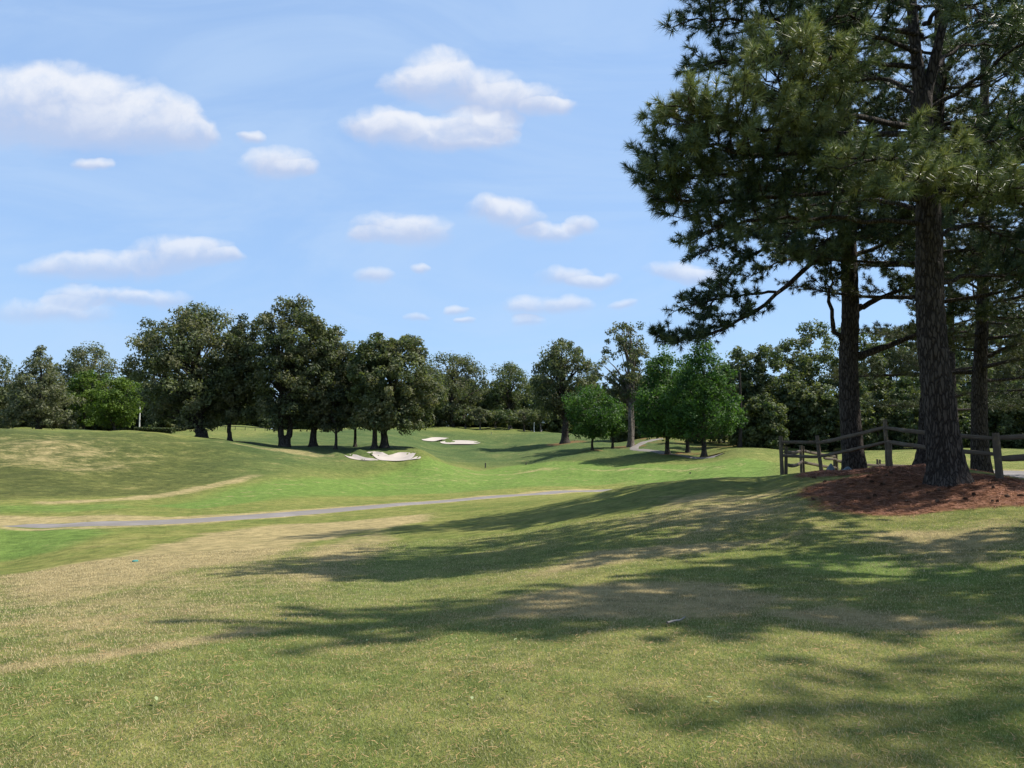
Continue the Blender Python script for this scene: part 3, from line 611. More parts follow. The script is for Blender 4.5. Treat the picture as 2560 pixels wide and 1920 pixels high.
def spray(r, Bt, Nd, axis, r0, dens=1.0, spread=1.0, tl=0.17, start=0.3, tone=0.45, cones=None, twigs=True):
    """side branches, twigs and needle tufts along a limb axis"""
    L = np.linalg.norm(np.diff(axis, axis=0), axis=1).sum(); n = len(axis)
    Bt.add(axis, np.linspace(r0, max(0.012, r0 * 0.16), n) * (1 + 0.08 * np.sin(np.arange(n) * 2.1)), 7)
    tan = unit(np.gradient(axis, axis=0)); m_ = max(4, int(L / 0.21 * dens))
    ts = np.linspace(start, 1.0, m_)
    for q, t in enumerate(ts):
        i_ = min(int(t * (n - 1)), n - 1); p = axis[i_]; d0 = tan[i_]
        sgn = 1 if q % 2 else -1
        sd = unit(np.cross(d0, [0, 0, 1.0])) * sgn
        d = unit(d0 * r.uniform(0.35, 0.9) + sd * r.uniform(0.5, 1.0) + np.array([0, 0, r.uniform(-0.25, 0.55)]))
        l = spread * r.uniform(0.45, 1.15) * (0.55 + 0.75 * math.sin(math.pi * min(1, 0.25 + t * 0.7)))
        if t > 0.97: d = d0; l = 0.35
        bend = np.array([0, 0, r.uniform(0.05, 0.3)]) * l
        ax = spline(np.array([p, p + d * l * 0.55 - bend * 0.2, p + d * l + bend]), 5)
        Bt.add(ax, np.linspace(min(0.018, r0 * .4), 0.006, 5), 4)
        tn = unit(np.gradient(ax, axis=0)); tm = tone + r.normal() * 0.13
        nt_ = max(3, int(l / 0.115)); 
        for w_ in range(nt_):
            f = 0.25 + 0.75 * (w_ + r.uniform(0, .6)) / nt_; k = min(int(f * 4), 3); pp = ax[k] * (1 - (f * 4 - k)) + ax[min(k + 1, 4)] * (f * 4 - k) if f < 1 else ax[4]
            dd = unit(tn[k] * 0.8 + r.normal(size=3) * 0.55 + np.array([0, 0, 0.3])); tw = r.uniform(0.10, 0.32)
            e = pp + dd * tw
            if twigs: Bt.add(np.array([pp, e]), [0.006, 0.004], 3)
            Nd.add(e, dd, tl * r.uniform(0.6, 1.2), tm + r.normal() * .08)
        Nd.add(ax[4] + tn[4] * 0.05, tn[4], tl * 1.1, tm + 0.08)
        if cones is not None and r.uniform() < 0.06: cones.append(ax[3] - np.array([0, 0, 0.05]))
bark_cells = rng.uniform(0, 1, (700, 2))
def pine_trunk(P, R0, R1, n=150, sides=40, flare=0.55, seed=0):
    """furrowed trunk: plates pushed out, furrows pushed in"""
    r = np.random.default_rng(seed); Q = spline(P, n); ang = np.arange(sides) * 2 * math.pi / sides
    s_ = np.linspace(0, 1, n); h = np.concatenate([[0], np.cumsum(np.linalg.norm(np.diff(Q, axis=0), axis=1))])
    rad = (R0 + (R1 - R0) * s_ ** 0.85) * (1 + flare * np.exp(-np.maximum(h - 0.25, 0) / 0.42))
    lob = 1 + 0.16 * np.exp(-h / 0.7)[:, None] * np.sin(ang * 5 + r.uniform(0, 6))[None] + 0.10 * np.exp(-h / 0.9)[:, None] * np.sin(ang * 3 + r.uniform(0, 6))[None]
    Cs = np.stack([r.uniform(0, 2 * math.pi * R0, 1500), r.uniform(0, h[-1], 1500)], -1)
    a_, h_ = np.meshgrid(ang * R0, h); q = np.stack([a_.ravel(), h_.ravel()], -1); dis = np.zeros(len(q)); Sx = 1.0
    for i0 in range(0, len(q), 2000):
        dx = np.abs(q[i0:i0 + 2000, None, 0] - Cs[None, :, 0]); dx = np.minimum(dx, 2 * math.pi * R0 - dx); dy = (q[i0:i0 + 2000, None, 1] - Cs[None, :, 1]) * 0.33
        dd = np.partition(np.sqrt(dx * dx + dy * dy), 1, axis=1)[:, :2]; dd.sort(axis=1); dis[i0:i0 + 2000] = dd[:, 1] - dd[:, 0]
    bk_ = (np.clip(dis / 0.05, 0, 1) ** 0.6).reshape(n, sides)
    rr_ = rad[:, None] * lob + (bk_ - 0.6) * 0.030
    V = Q[:, None, :] + np.stack([np.cos(ang)[None] * rr_, np.sin(ang)[None] * rr_, np.zeros((n, sides))], -1)
    i_ = np.arange(n - 1)[:, None] * sides; j_ = np.arange(sides)[None]; k_ = (j_ + 1) % sides
    return mesh_np('trunk', V.reshape(-1, 3), np.stack([i_ + j_, i_ + k_, i_ + sides + k_, i_ + sides + j_], -1).reshape(-1, 4), smooth=True), Q
cone_me = None
def cone_mesh():
    """a pine cone: rings of scales round an egg shaped core"""
    Vs, Fs, n = [], [], 0
    for q in range(7):
        t = q / 6; rad = 0.030 * math.sin(math.pi * (0.18 + 0.72 * t)); z = -0.045 + 0.09 * t
        for s_ in range(7):
            a = (s_ + 0.5 * (q % 2)) / 7 * 6.283; c, si = math.cos(a), math.sin(a); tx, ty = -si, c; w_ = 0.013
            Vs += [(c * rad * .35 + tx * w_, si * rad * .35 + ty * w_, z - .006), (c * rad * .35 - tx * w_, si * rad * .35 - ty * w_, z - .006), (c * rad * 1.15 - tx * w_ * .7, si * rad * 1.15 - ty * w_ * .7, z + .012), (c * rad * 1.15 + tx * w_ * .7, si * rad * 1.15 + ty * w_ * .7, z + .012)]
            Fs.append((n, n + 1, n + 2, n + 3)); n += 4
    return mesh_np('cone', np.array(Vs), np.array(Fs))
m, g = newmat('cone scales'); finish(g, princ(g, g.mix(g.noise(obj_co(g), 60, 3), rgb(0.05, 0.03, 0.02), rgb(0.15, 0.09, 0.055)), 0.8)); M['cone'] = m
cone_me = cone_mesh()
def pine(label, trunk, R0, R1, limbs, seed, generic=0, gz=(5, 18), glen=(3.5, 1.2), per=55, width=0.0032, tl=0.17, dens=1.0, forks=(), gaz=None, needle='needle', tone=0.45, ncone=0, sides=40, tn=150, group=None):
    r = np.random.default_rng(seed); base = np.array(trunk[0], float); base = np.array([base[0], base[1], Hz(base[0], base[1])])
    tp = [base - [0, 0, 0.35]] + [np.array(q, float) for q in trunk[1:]]
    e = tag(empty('pine_tree', base), label, 'tree', group)
    tm, Q = pine_trunk(np.array(tp) - base, R0, R1, tn, sides, seed=seed); link('trunk', tm, M['pinebark'], e)
    Nd = Needles(); cones = []
    for fk, fr in forks:
        T = Tubes(); A = spline(np.array(fk) - base, 14); T.add(A, np.linspace(fr, fr * .35, 14) * (1 + .05 * np.sin(np.arange(14) * 1.7)), 12); link('leader', T.mesh('leader'), M['pinebark'], e)
    for L in limbs:
        pts, r0 = np.array(L[0]) - base, L[1]; opt = L[2] if len(L) > 2 else {}
        Bt = Tubes(); ax = spline(pts, 16); ax[1:-1] += r.normal(size=(14, 3)) * 0.03
        spray(r, Bt, Nd, ax, r0, dens=opt.get('dens', dens), spread=opt.get('spread', 1.0), tl=tl, start=opt.get('start', 0.3), tone=opt.get('tone', tone), cones=cones)
        link('limb', Bt.mesh('limb'), M['pinebark'], e)
    for q in range(generic):
        z = gz[0] + (gz[1] - gz[0]) * (q + r.uniform(0, .8)) / generic; f = (z - gz[0]) / (gz[1] - gz[0])
        s0 = Q[np.argmin(np.abs(Q[:, 2] - z))]; a = (q * 2.4 + r.uniform(-.5, .5)) if gaz is None else r.uniform(*gaz)
        l = (glen[0] * (1 - f) + glen[1] * f) * r.uniform(.7, 1.15); d = np.array([math.cos(a), math.sin(a), 0.0]); up = r.uniform(-0.05, 0.3) + 0.35 * f
        P = np.array([s0, s0 + d * l * .5 + [r.normal() * .15, r.normal() * .15, up * l * .3], s0 + d * l + [0, 0, up * l]])
        Bt = Tubes(); spray(r, Bt, Nd, spline(P, 12), 0.035 + 0.011 * l, dens=dens, tl=tl, start=0.35, tone=tone, cones=cones, twigs=tn > 100); link('limb', Bt.mesh('limb'), M['pinebark'], e)
    link('crown', Nd.build(r, per, width), M[needle], e)
    for c in cones[:ncone]:
        o = link('cone', cone_me, M['cone'], e); o.location = c; o.rotation_euler = (r.uniform(-.5, .5) + 3.1, r.uniform(-.5, .5), r.uniform(0, 6))
    return e, len(Nd.P)

def w(*a): return W(*a)
d1 = 17.0
t1 = [w(2372,1203,d1), w(2352,1050,d1), w(2335,900,d1), w(2325,750,d1), w(2322,600,d1), w(2318,480,d1), w(2306,330,d1), w(2304,235,d1)]
lim1 = [  # tone paints sun and shade into needle colour: high sunlit, low shaded
 ([w(2304,90,d1), w(2120,60,16.2), w(1900,50,15.2), w(1700,60,14.6)], .07, dict(tone=.35)),
 ([w(2300,20,d1), w(2100,-20,16), w(1880,-30,15), w(1700,-60,14.4)], .07, dict(tone=.4)),
 ([w(2300,170,d1), w(2080,150,16), w(1900,140,15.2), w(1740,170,14.8)], .06, dict(tone=.35)),
 ([w(2297,320,d1), w(2150,300,15.6), w(2010,290,14.6), w(1945,215,14), w(1960,120,13.7)], .075, dict(tone=.85)),
 ([w(2012,292,14.6), w(1960,250,14), w(1900,180,13.6)], .03, dict(tone=.85, start=.2)),
 ([w(2010,294,14.6), w(2020,220,14), w(2080,170,13.6)], .03, dict(tone=.75, start=.2)),
 ([w(2295,335,d1), w(2060,335,15.2), w(1930,330,14.2), w(1800,290,13.6), w(1690,265,13.2)], .07, dict(tone=.85)),
 ([w(1900,325,14.1), w(1800,320,13.7), w(1700,300,13.4)], .03, dict(tone=.85, start=.15)),
 ([w(2298,360,d1), w(2100,385,15.6), w(1900,385,14.4), w(1760,360,13.9), w(1700,390,13.6)], .06, dict(tone=.6)),
 ([w(2300,430,d1), w(2100,420,16), w(1920,430,15.2), w(1760,440,14.8), w(1680,470,14.6)], .06, dict(tone=.4)),
 ([w(2305,500,d1), w(2100,478,16), w(1900,495,15.3), w(1740,505,14.8), w(1670,470,14.6), w(1640,435,14.5)], .065, dict(tone=.3)),
 ([w(2308,560,d1), w(2130,545,16.4), w(1950,545,15.9), w(1830,560,15.5), w(1740,590,15.2)], .06, dict(tone=.3)),
 ([w(2312,520,d1), w(2160,500,18), w(2000,520,18.5), w(1850,560,19)], .06, dict(tone=.3)),
 ([w(2310,470,d1), w(2290,420,15.2), w(2230,400,13.8), w(2110,395,12.9)], .06, dict(tone=.75, spread=.9)),
 ([w(2310,480,d1), w(2300,440,15.0), w(2290,450,13.6), w(2260,470,12.6)], .055, dict(tone=.75, spread=.9)),
 ([w(2316,490,d1), w(2360,460,15), w(2430,470,13.8), w(2540,470,12.9)], .06, dict(tone=.65, spread=.9)),
 ([w(2316,500,d1), w(2370,480,15.2), w(2470,500,14), w(2600,520,13.2)], .06, dict(tone=.6, spread=.9)),
 ([w(2330,600,d1), w(2430,560,17.4), w(2520,600,17.8), w(2620,680,18)], .05, dict(tone=.3)),
 ([w(2335,710,d1), w(2450,690,17.6), w(2560,685,18), w(2700,680,18.3)], .06, dict(tone=.3)),
 ([w(2310,280,d1), w(2440,200,16.4), w(2560,110,15.9), w(2700,40,15.5)], .06, dict(tone=.4)),
 ([w(2312,330,d1), w(2450,320,16.6), w(2600,300,16.2), w(2720,320,16)], .06, dict(tone=.35)),
 ([w(2312,380,d1), w(2420,370,16), w(2540,350,15.4), w(2680,360,15)], .055, dict(tone=.45)),
 ([w(2303,250,d1), w(2200,200,18.2), w(2080,210,19), w(1960,240,19.6)], .06, dict(tone=.3)),
 ([w(2303,130,d1), w(2200,90,16), w(2120,40,15), w(2050,60,14.2)], .06, dict(tone=.5)),
 ([w(2310,60,d1), w(2350,20,16), w(2420,20,15), w(2480,60,14.2)], .06, dict(tone=.45)),
 ([w(2310,200,d1), w(2380,130,18), w(2480,110,19), w(2600,140,20)], .06, dict(tone=.35)),
]
fk1 = [([w(2304,250,d1), w(2292,150,d1), w(2280,20,d1), w(2270,-150,d1), w(2258,-330,d1), w(2280,-640,d1)], .15), ([w(2306,270,d1), w(2325,200,d1), w(2348,100,16.8), w(2375,-20,16.6), w(2395,-220,16.5)], .15)]
top1 = []
for q in range(20):
    a = q * 2.399; h = -80 - 28 * q; s_ = w(2268 if q % 2 or q > 8 else 2370, h, d1); l = 3.7 - 0.155 * q
    top1.append(([s_, s_ + np.array([math.cos(a) * l * .5, math.sin(a) * l * .5, .25]), s_ + np.array([math.cos(a) * l, math.sin(a) * l, .5])], .05))
e1, n1 = pine('nearest big pine, thick dark trunk in front of the fence', t1, .37, .22, lim1 + top1, 101, forks=fk1, ncone=16, per=56, width=.0068, tl=.20)
d2 = 26.0
t2 = [w(2140,1180,d2), w(2126,1050,d2), w(2121,900,d2), w(2126,780,d2), w(2122,640,d2), w(2116,480,d2), w(2110,300,d2), w(2106,120,d2), w(2100,-200,d2), w(2100,-560,d2)]
lim2 = [
 ([w(2120,600,d2), w(2000,680,25.4), w(1910,760,24.8), w(1810,820,24.2), w(1700,850,23.8), w(1650,840,23.6)], .10, dict(tone=.3, start=.45)),
 ([w(1940,730,25), w(1850,740,24.6), w(1780,750,24.2), w(1700,770,23.9)], .05, dict(tone=.3, start=.2)),
 ([w(2118,540,d2), w(1980,590,25.2), w(1880,640,24.6), w(1800,720,24.2), w(1760,800,24)], .08, dict(tone=.3, start=.35)),
 ([w(2116,500,d2), w(1960,560,25), w(1840,600,24.4), w(1740,640,24)], .08, dict(tone=.3)),
 ([w(2116,460,d2), w(1960,470,25), w(1840,480,24.4), w(1740,520,24)], .08, dict(tone=.3)),
 ([w(2116,380,d2), w(1960,380,26), w(1840,400,26.4), w(1760,420,27)], .08, dict(tone=.35)),
 ([w(2116,620,d2), w(2020,640,26.6), w(1940,660,27), w(1880,690,27.4)], .07, dict(tone=.3)),
 ([w(2140,890,d2), w(2215,868,25.8), w(2300,830,25.4), w(2400,780,25)], .15, dict(tone=.4, start=.6)),
 ([w(2140,775,d2), w(2200,745,26), w(2290,708,26), w(2400,650,26)], .12, dict(tone=.35, start=.5)),
 ([w(2135,640,d2), w(2230,600,26), w(2330,560,26), w(2420,540,26)], .09, dict(tone=.35)),
 ([w(2110,860,d2), w(2086,820,25.9), w(2070,745,25.8), w(2082,690,25.8), w(2070,610,25.8)], .10, dict(tone=.3, start=.6)),
 ([w(2118,560,d2), w(2060,560,24), w(2000,570,22.8), w(1950,610,22)], .07, dict(tone=.35)),
 ([w(2118,580,d2), w(2130,560,24.6), w(2142,570,23.2), w(2154,605,22)], .07, dict(tone=.4)),
 ([w(2118,540,d2), w(2093,520,24.6), w(2068,530,23.2), w(2043,565,22)], .07, dict(tone=.4)),
 ([w(2118,490,d2), w(2148,470,24.6), w(2178,480,23.2), w(2208,515,22)], .07, dict(tone=.4)),
 ([w(2118,450,d2), w(2108,430,24.6), w(2098,440,23.2), w(2088,475,22)], .07, dict(tone=.4)),
 ([w(2118,400,d2), w(2138,380,24.6), w(2158,390,23.2), w(2178,425,22)], .07, dict(tone=.4)),
 ([w(2118,350,d2), w(2083,330,24.6), w(2048,340,23.2), w(2013,375,22)], .07, dict(tone=.4)),
 ([w(2118,300,d2), w(2128,280,24.6), w(2138,290,23.2), w(2148,325,22)], .07, dict(tone=.4)),
 ([w(2118,240,d2), w(2098,220,24.6), w(2078,230,23.2), w(2058,265,22)], .07, dict(tone=.4)),
 ([w(2118,620,d2), w(2088,600,24.6), w(2058,610,23.2), w(2028,645,22)], .07, dict(tone=.4)),
 ([w(2118,600,d2), w(2163,580,24.6), w(2208,590,23.2), w(2253,625,22)], .07, dict(tone=.4)),
 ([w(2118,180,d2), w(2143,160,24.6), w(2168,170,23.2), w(2193,205,22)], .07, dict(tone=.4)),
 ([w(2118,120,d2), w(2103,100,24.6), w(2088,110,23.2), w(2073,145,22)], .07, dict(tone=.4)),

]
e2, n2 = pine('second pine, trunk just behind the leaning fence post', t2, .37, .16, lim2, 102, generic=40, gz=(7.5, 24.6), glen=(4.6, .5), tl=.21, per=35, width=.0112, ncone=6)
d3 = 24.0
t3 = [w(2322,1168,d3), w(2322,1050,d3), w(2330,900,d3), w(2338,700,d3), w(2344,400,d3), w(2350,0,d3)]
e3, n3 = pine('pine half hidden directly behind the nearest trunk', t3, .33, .15, [], 103, generic=32, gz=(5.2, 16), glen=(4.6, 2), tl=.18, per=34, width=.0075, dens=.9, needle='needle_far', tone=.5)
d4 = 30.0
t4 = [w(2455,1210,d4), w(2449,1100,d4), w(2449,950,d4), w(2455,800,d4), w(2460,500,d4), w(2462,100,d4)]
lim4 = [([w(2452,900,d4), w(2520,870,29.5), w(2600,850,29)], .09, dict(tone=.5)), ([w(2450,840,d4), w(2400,830,29.4), w(2340,850,29)], .07, dict(tone=.5)), ([w(2450,780,d4), w(2540,790,29), w(2640,820,28)], .08, dict(tone=.55))]
e4, n4 = pine('pine right of the nearest trunk with a pinkish sunlit flank', t4, .37, .15, lim4, 104, generic=42, gz=(4.0, 17), glen=(5.2, 2), tl=.19, per=25, width=.0115, dens=.9, needle='needle_far', tone=.55)
# pines just beyond the right edge: their shade lies on the foreground
def gpine(label, x_, y_, Ht, seed, glen=(4.2, 1.5), gz0=6.0, generic=30, per=14, width=.015, dens=.65, needle='needle', tl=.2):
    z_ = Hz(x_, y_); return pine(label, [(x_, y_, z_), (x_ - .1, y_, z_ + 4), (x_ + .1, y_ + .1, z_ + 10), (x_, y_, z_ + Ht)], .36, .06, [], seed, generic=generic, gz=(gz0, Ht - .6), glen=glen, tl=tl, per=per, width=width, dens=dens, needle=needle, sides=20, tn=60, group='pines beyond the right edge of the photo')
gpine('pine beyond the right edge, its shade falling on the middle of the lawn', 11.9, 10.0, 20, 105, glen=(3.8, .4), gz0=6.0, generic=48, per=26, width=.022, dens=1.0, tl=.24)
gpine('pine close beyond the right edge, its shade falling on the near lawn', 14.2, 6.6, 18, 106, glen=(3.0, .4), gz0=8.5, per=18)
gpine('pine far beyond the right edge, next to the road bend', 27.0, 33.0, 19, 107, glen=(5.5, 1.5), gz0=3.5, generic=34, per=16, width=.015, dens=.85, needle='needle_far')
gpine('pine between the road and the wood, behind the right trunk', 26.3, 44.0, 20, 108, glen=(6.0, 2.0), gz0=3.0, generic=32, per=16, width=.019, dens=.9, needle='needle_far', tl=.24)
gpine('pine beyond the right edge, level with the nearest pine', 17.2, 18.6, 18, 109, glen=(4.2, .5), gz0=4.6, generic=40, per=22, width=.020, dens=.9, tl=.22)
gpine('pine beyond the right edge, just behind the fence line', 21.0, 20.5, 19, 110, glen=(4.2, .5), gz0=4.6, per=20, width=.016, dens=.8)
gpine('pine beyond the right edge, standing behind the fence corner', 17.6, 22.6, 20, 111, glen=(4.4, .5), gz0=4.6, generic=36, per=24, width=.012, dens=.9)
print('tufts', n1, n2, n3, n4)

# ------------------------------------------------------------------ split rail fences
def beam(p0, p1, w_, h_, seed, taper=0.85, sag=0.02, n=9, end_shrink=0.6):
    """hand-split timber: eight-sided uneven section, slightly bowed"""
    r = np.random.default_rng(seed); p0 = np.array(p0, float); p1 = np.array(p1, float); t = np.linspace(0, 1, n)
    ax = p0 + (p1 - p0) * t[:, None]; d = unit(p1 - p0); L = np.linalg.norm(p1 - p0)
    ref = np.array([0, 0, 1.0]) if abs(d[2]) < .8 else np.array([0.8, -0.6, 0])
    a = unit(np.cross(d, ref)); b = np.cross(a, d)
    ax = ax - b * (np.sin(t * math.pi) * sag * r.uniform(.3, 1.2) * L)[:, None] + a * (np.cumsum(r.normal(0, .004, n)))[:, None] + b * (np.cumsum(r.normal(0, .004, n)))[:, None]
    ang = np.radians([22, 68, 112, 158, 202, 248, 292, 338]); cs = np.clip(np.cos(ang) * 1.25, -1, 1); sn = np.clip(np.sin(ang) * 1.25, -1, 1)
    k = np.ones(n) * np.linspace(1, taper, n); k[0] *= end_shrink; k[-1] *= end_shrink
    jit = 1 + r.normal(0, .05, (n, 8)) + r.normal(0, .06, (1, 8))
    V = ax[:, None] + (k[:, None] * jit)[..., None] * (cs[None, :, None] * a * w_ / 2 + sn[None, :, None] * b * h_ / 2)
    V = V.reshape(-1, 3); i_ = np.arange(n - 1)[:, None] * 8; j_ = np.arange(8)[None]; k_ = (j_ + 1) % 8
    f = [list(q) for q in np.stack([i_ + j_, i_ + k_, i_ + 8 + k_, i_ + 8 + j_], -1).reshape(-1, 4)] + [list(range(7, -1, -1)), [(n - 1) * 8 + q for q in range(8)]]
    me = bpy.data.meshes.new('timber'); me.from_pydata([tuple(q) for q in V], [], [[int(z) for z in q] for q in f]); me.update(); return me
def fence(label, posts, rails, base):
    base = np.array(base); e = tag(empty('split_rail_fence', base), label, 'fence')
    for q, (a, b, wd_) in enumerate(posts):
        me = beam(np.zeros(3), np.array(b) - np.array(a), wd_, wd_ * .9, 300 + q, .92, .004, 9, .97); link('post', me, M['post'], e, np.array(a) - base)
    for q, (a, b, hh_) in enumerate(rails):
        d = np.array(b) - np.array(a); L = np.linalg.norm(d); me = beam((0, 0, 0), (L, 0, 0), hh_ * .75, hh_, 400 + q, .9, .012, 11, .7)
        o = link('rail', me, M['wood'], e, np.array(a) - base); o.rotation_mode = 'QUATERNION'; o.rotation_quaternion = Vector(d).to_track_quat('X', 'Z')
    return e
def post_px(bx, by, tx, ty, d, wd_, sink=0.25):
    a = W(bx, by, d); b = W(tx, ty, d); a = np.array([a[0], d, min(Hz(a[0], d), a[2]) - sink]); return (a, b, wd_)
D0, D1_, D2_, D3_, D4_ = 24.5, 24.0, 21.0, 17.5, 16.4
posts = [post_px(1956,1187,1952,1090,D0,.13), post_px(1967,1187,1967,1116,D0 + .12,.11), post_px(2057,1180,2043,1089,D1_,.125), post_px(2221,1172,2213,1049,D2_,.12), post_px(2226,1172,2223,1105,D2_ - .14,.14),
         post_px(2501,1200,2490,1082,D3_,.17), post_px(2860,1210,2855,1085,D4_,.16)]
rails = [(W(1950,1105,D0), W(2046,1106,D1_), .11), (W(1950,1138,D0), W(2050,1141,D1_), .11), (W(2042,1108,D1_), W(2218,1068,D2_), .11), (W(2048,1142,D1_), W(2220,1104,D2_), .10),
         (W(2211,1069,D2_), W(2495,1096,D3_), .10), (W(2214,1104,D2_), W(2498,1140,D3_), .11), (W(2486,1094,D3_), W(2860,1078,D4_), .12), (W(2490,1147,D3_), W(2860,1126,D4_), .14)]
fence('near split rail fence with leaning posts on the red straw mound', posts, rails, posts[0][0])
E0, E1_, E2_, E3_ = 33.0, 36.0, 38.0, 40.0
posts = [post_px(2004,1185,2002,1113,E0,.13), post_px(2012,1185,2009,1116,E0 + .1,.09), post_px(2087,1178,2086,1130,E1_,.12), post_px(2092,1178,2091,1137,E1_ + .1,.16), post_px(2193,1172,2193,1148,E2_,.13), post_px(2200,1172,2200,1149,E2_ + .1,.10)]
rails = [(W(1962,1130,D0 + .4), W(2003,1128,E0), .14), (W(1968,1162,D0 + .6), W(2005,1153,E0), .13), (W(2004,1126,E0), W(2089,1142,E1_), .13), (W(2004,1155,E0), W(2090,1170,E1_), .13),
         (W(2060,1145,E1_ - 1), W(2090,1148,E1_), .13), (W(2089,1152,E1_), W(2196,1166,E2_), .16), (W(2196,1162,E2_), W(2320,1168,E3_), .14)]
fence('lower split rail fence in sunlight beyond the mound', posts, rails, posts[0][0])

# ------------------------------------------------------------------ small things
def simple(name, rgbv, rough=0.7):
    m, g = newmat(name); c = g.mix(g.noise(obj_co(g), 9, 4), rgb(*[q * .8 for q in rgbv]), rgb(*[min(q * 1.15, 1) for q in rgbv])); finish(g, princ(g, c, rough)); return m
def rock(label, px, py, d, wpx, hpx, seed, col):
    r = np.random.default_rng(seed); p = W(px, py, d); R_ = wpx * d / F / 2; hh_ = hpx * d / F
    n, s_ = 9, 12; V = []; 
    for i_ in range(n):
        t = i_ / (n - 1)
        for j_ in range(s_):
            a = j_ / s_ * 6.283; rad = R_ * (1 - t) ** 0.7 * (1 + .18 * math.sin(a * 2 + seed) + r.normal() * .06); V.append((math.cos(a) * rad + .2 * R_ * t, math.sin(a) * rad * .8, hh_ * t - .3 * (1 if i_ == 0 else 0)))
    i_ = np.arange(n - 1)[:, None] * s_; j_ = np.arange(s_)[None]; k_ = (j_ + 1) % s_
    f = np.stack([i_ + j_, i_ + k_, i_ + s_ + k_, i_ + s_ + j_], -1).reshape(-1, 4)
    return tag(link('rock', mesh_np('rock', np.array(V), f, smooth=True), col, None, (p[0], d, Hz(p[0], d) if False else p[2])), label, 'rock')
bluegrey = simple('blue grey stone', (0.13, 0.165, 0.19))
rock('pointed blue grey stone behind the leaning fence post', 2076, 1180, 25.0, 22, 22, 3, bluegrey)
rock('low blue grey stone at the foot of the second pine', 2118, 1176, 25.2, 22, 10, 8, bluegrey)
def pole(name, label, cat, px, base, top, d, wpx, mat, cap=None):
    b = at(px, d); t_ = W(px, top, d); r0 = wpx * d / F / 2; T = Tubes()
    hgt_ = t_[2] - b[2]; T.add(np.array([[0, 0, -.3], [0, 0, hgt_ * .5], [0, 0, hgt_]]), [r0 * 1.15, r0, r0 * .85], 10)
    e = tag(empty(name, b), label, cat); link('shaft', T.mesh('shaft'), mat, e)
    T2 = Tubes(); T2.add(np.array([[0, 0, hgt_ - .02], [0, 0, hgt_ + .05], [0, 0, hgt_ + .07]]), [r0 * 1.1, r0 * 1.05, .01], 10); link('cap', T2.mesh('cap'), mat, e)
    T3 = Tubes(); T3.add(np.array([[0, 0, -.3], [0, 0, .1], [0, 0, .14]]), [r0 * 1.3, r0 * 1.3, r0 * 1.05], 10); link('base', T3.mesh('base'), mat, e); return e
white = simple('pale painted metal', (0.62, 0.60, 0.56)); dark = simple('dark painted wood', (0.05, 0.045, 0.04))
pole('utility_pole', 'thin pale pole left of the clipped hedge', 'pole', 352, 1078, 1018, 135, 3.2, white)
pole('utility_pole', 'thin white pole among the far row of small trees', 'pole', 1335, 1081, 1057, 193, 1.6, white)
for px, top, base, d, lab in [(1214,1158,1165,108,'left of two small dark tee posts on the bright lawn'), (1315,1157,1164,110,'right of two small dark tee posts on the bright lawn'), (1722,1184,1192,72,'small dark post on the lawn below the maples')]:
    pole('tee_post', lab, 'post', px, base, top, d, 3.0, dark)
# flag on the far green
b = at(1228, 183); zt = W(1228, 1080, 183)[2] - b[2]
e = tag(empty('golf_flag', b), 'tiny yellow flag on a stick on the far green', 'flag')
T = Tubes(); T.add(np.array([[0, 0, -.2], [0, 0, zt]]), [.02, .02], 6); link('stick', T.mesh('stick'), white, e)
gv = [(0.02 + .38 * i_ / 5, .04 * math.sin(i_ * 1.4), zt - .02 - .5 * j_) for i_ in range(6) for j_ in range(2)]
link('flag', mesh_np('flag', np.array(gv), np.array([[2 * i_, 2 * i_ + 1, 2 * i_ + 3, 2 * i_ + 2] for i_ in range(5)])), simple('yellow cloth', (0.7, 0.6, 0.2)), e)
# clipped hedge
def hedge(px0, px1, top, d, label):
    a, b = at(px0, d), at(px1, d); h_ = W(px0, top, d)[2] - min(a[2], b[2]); r = np.random.default_rng(77); n = 5200
    P = np.stack([r.uniform(0, 1, n), r.uniform(-.8, .8, n), r.uniform(0, 1, n) ** .5], -1); L = np.linalg.norm(b - a)
    Pw = a + (b - a) * P[:, :1] + np.stack([np.zeros(n), P[:, 1], P[:, 2] * h_], -1) + r.normal(size=(n, 3)) * .05
    V, f = tri_leaves(Pw, unit(r.normal(size=(n, 3)) + [0, -.3, .5]), np.full(n, .26), r)
    e = tag(empty('hedge', (a + b) / 2), label, 'hedge')
    link('foliage', mesh_np('foliage', V - (a + b) / 2, f, {'tint': np.repeat(r.uniform(0, .6, n), 3), 'warm': np.repeat(r.uniform(0, 1, n), 3)}), M['darkleaf'], e)
    T = Tubes()
    for q in range(9): s_ = a + (b - a) * (q + .5) / 9 - (a + b) / 2; T.add(np.array([s_ - [0, 0, .2], s_ + [0, 0, h_ * .8]]), [.05, .02], 5)
    link('stems', T.mesh('stems'), M['bark'], e)
hedge(344, 438, 1071, 130, 'long low clipped dark hedge left of the biggest oak')
# low dark railing on the far slope
b0, b1 = at(442, 150), at(690, 150); e = tag(empty('low_railing', b0), 'long low dark railing on the slope behind the oaks', 'railing')
NP = 11
for q in range(NP):
    p_ = b0 + (b1 - b0) * q / (NP - 1); p_[2] = Hz(p_[0], p_[1]); link('post', beam((0, 0, -.2), (0, 0, .75), .1, .1, 500 + q, .95, 0, 3, 1), dark, e, p_ - b0)
    if q: 
        d = p_ - prev; me = beam((0, 0, 0), (np.linalg.norm(d), 0, 0), .08, .12, 520 + q, 1, 0, 3, 1); o = link('rail', me, dark, e, prev - b0 + [0, 0, .68]); o.rotation_mode = 'QUATERNION'; o.rotation_quaternion = Vector(d).to_track_quat('X', 'Z')
    prev = p_
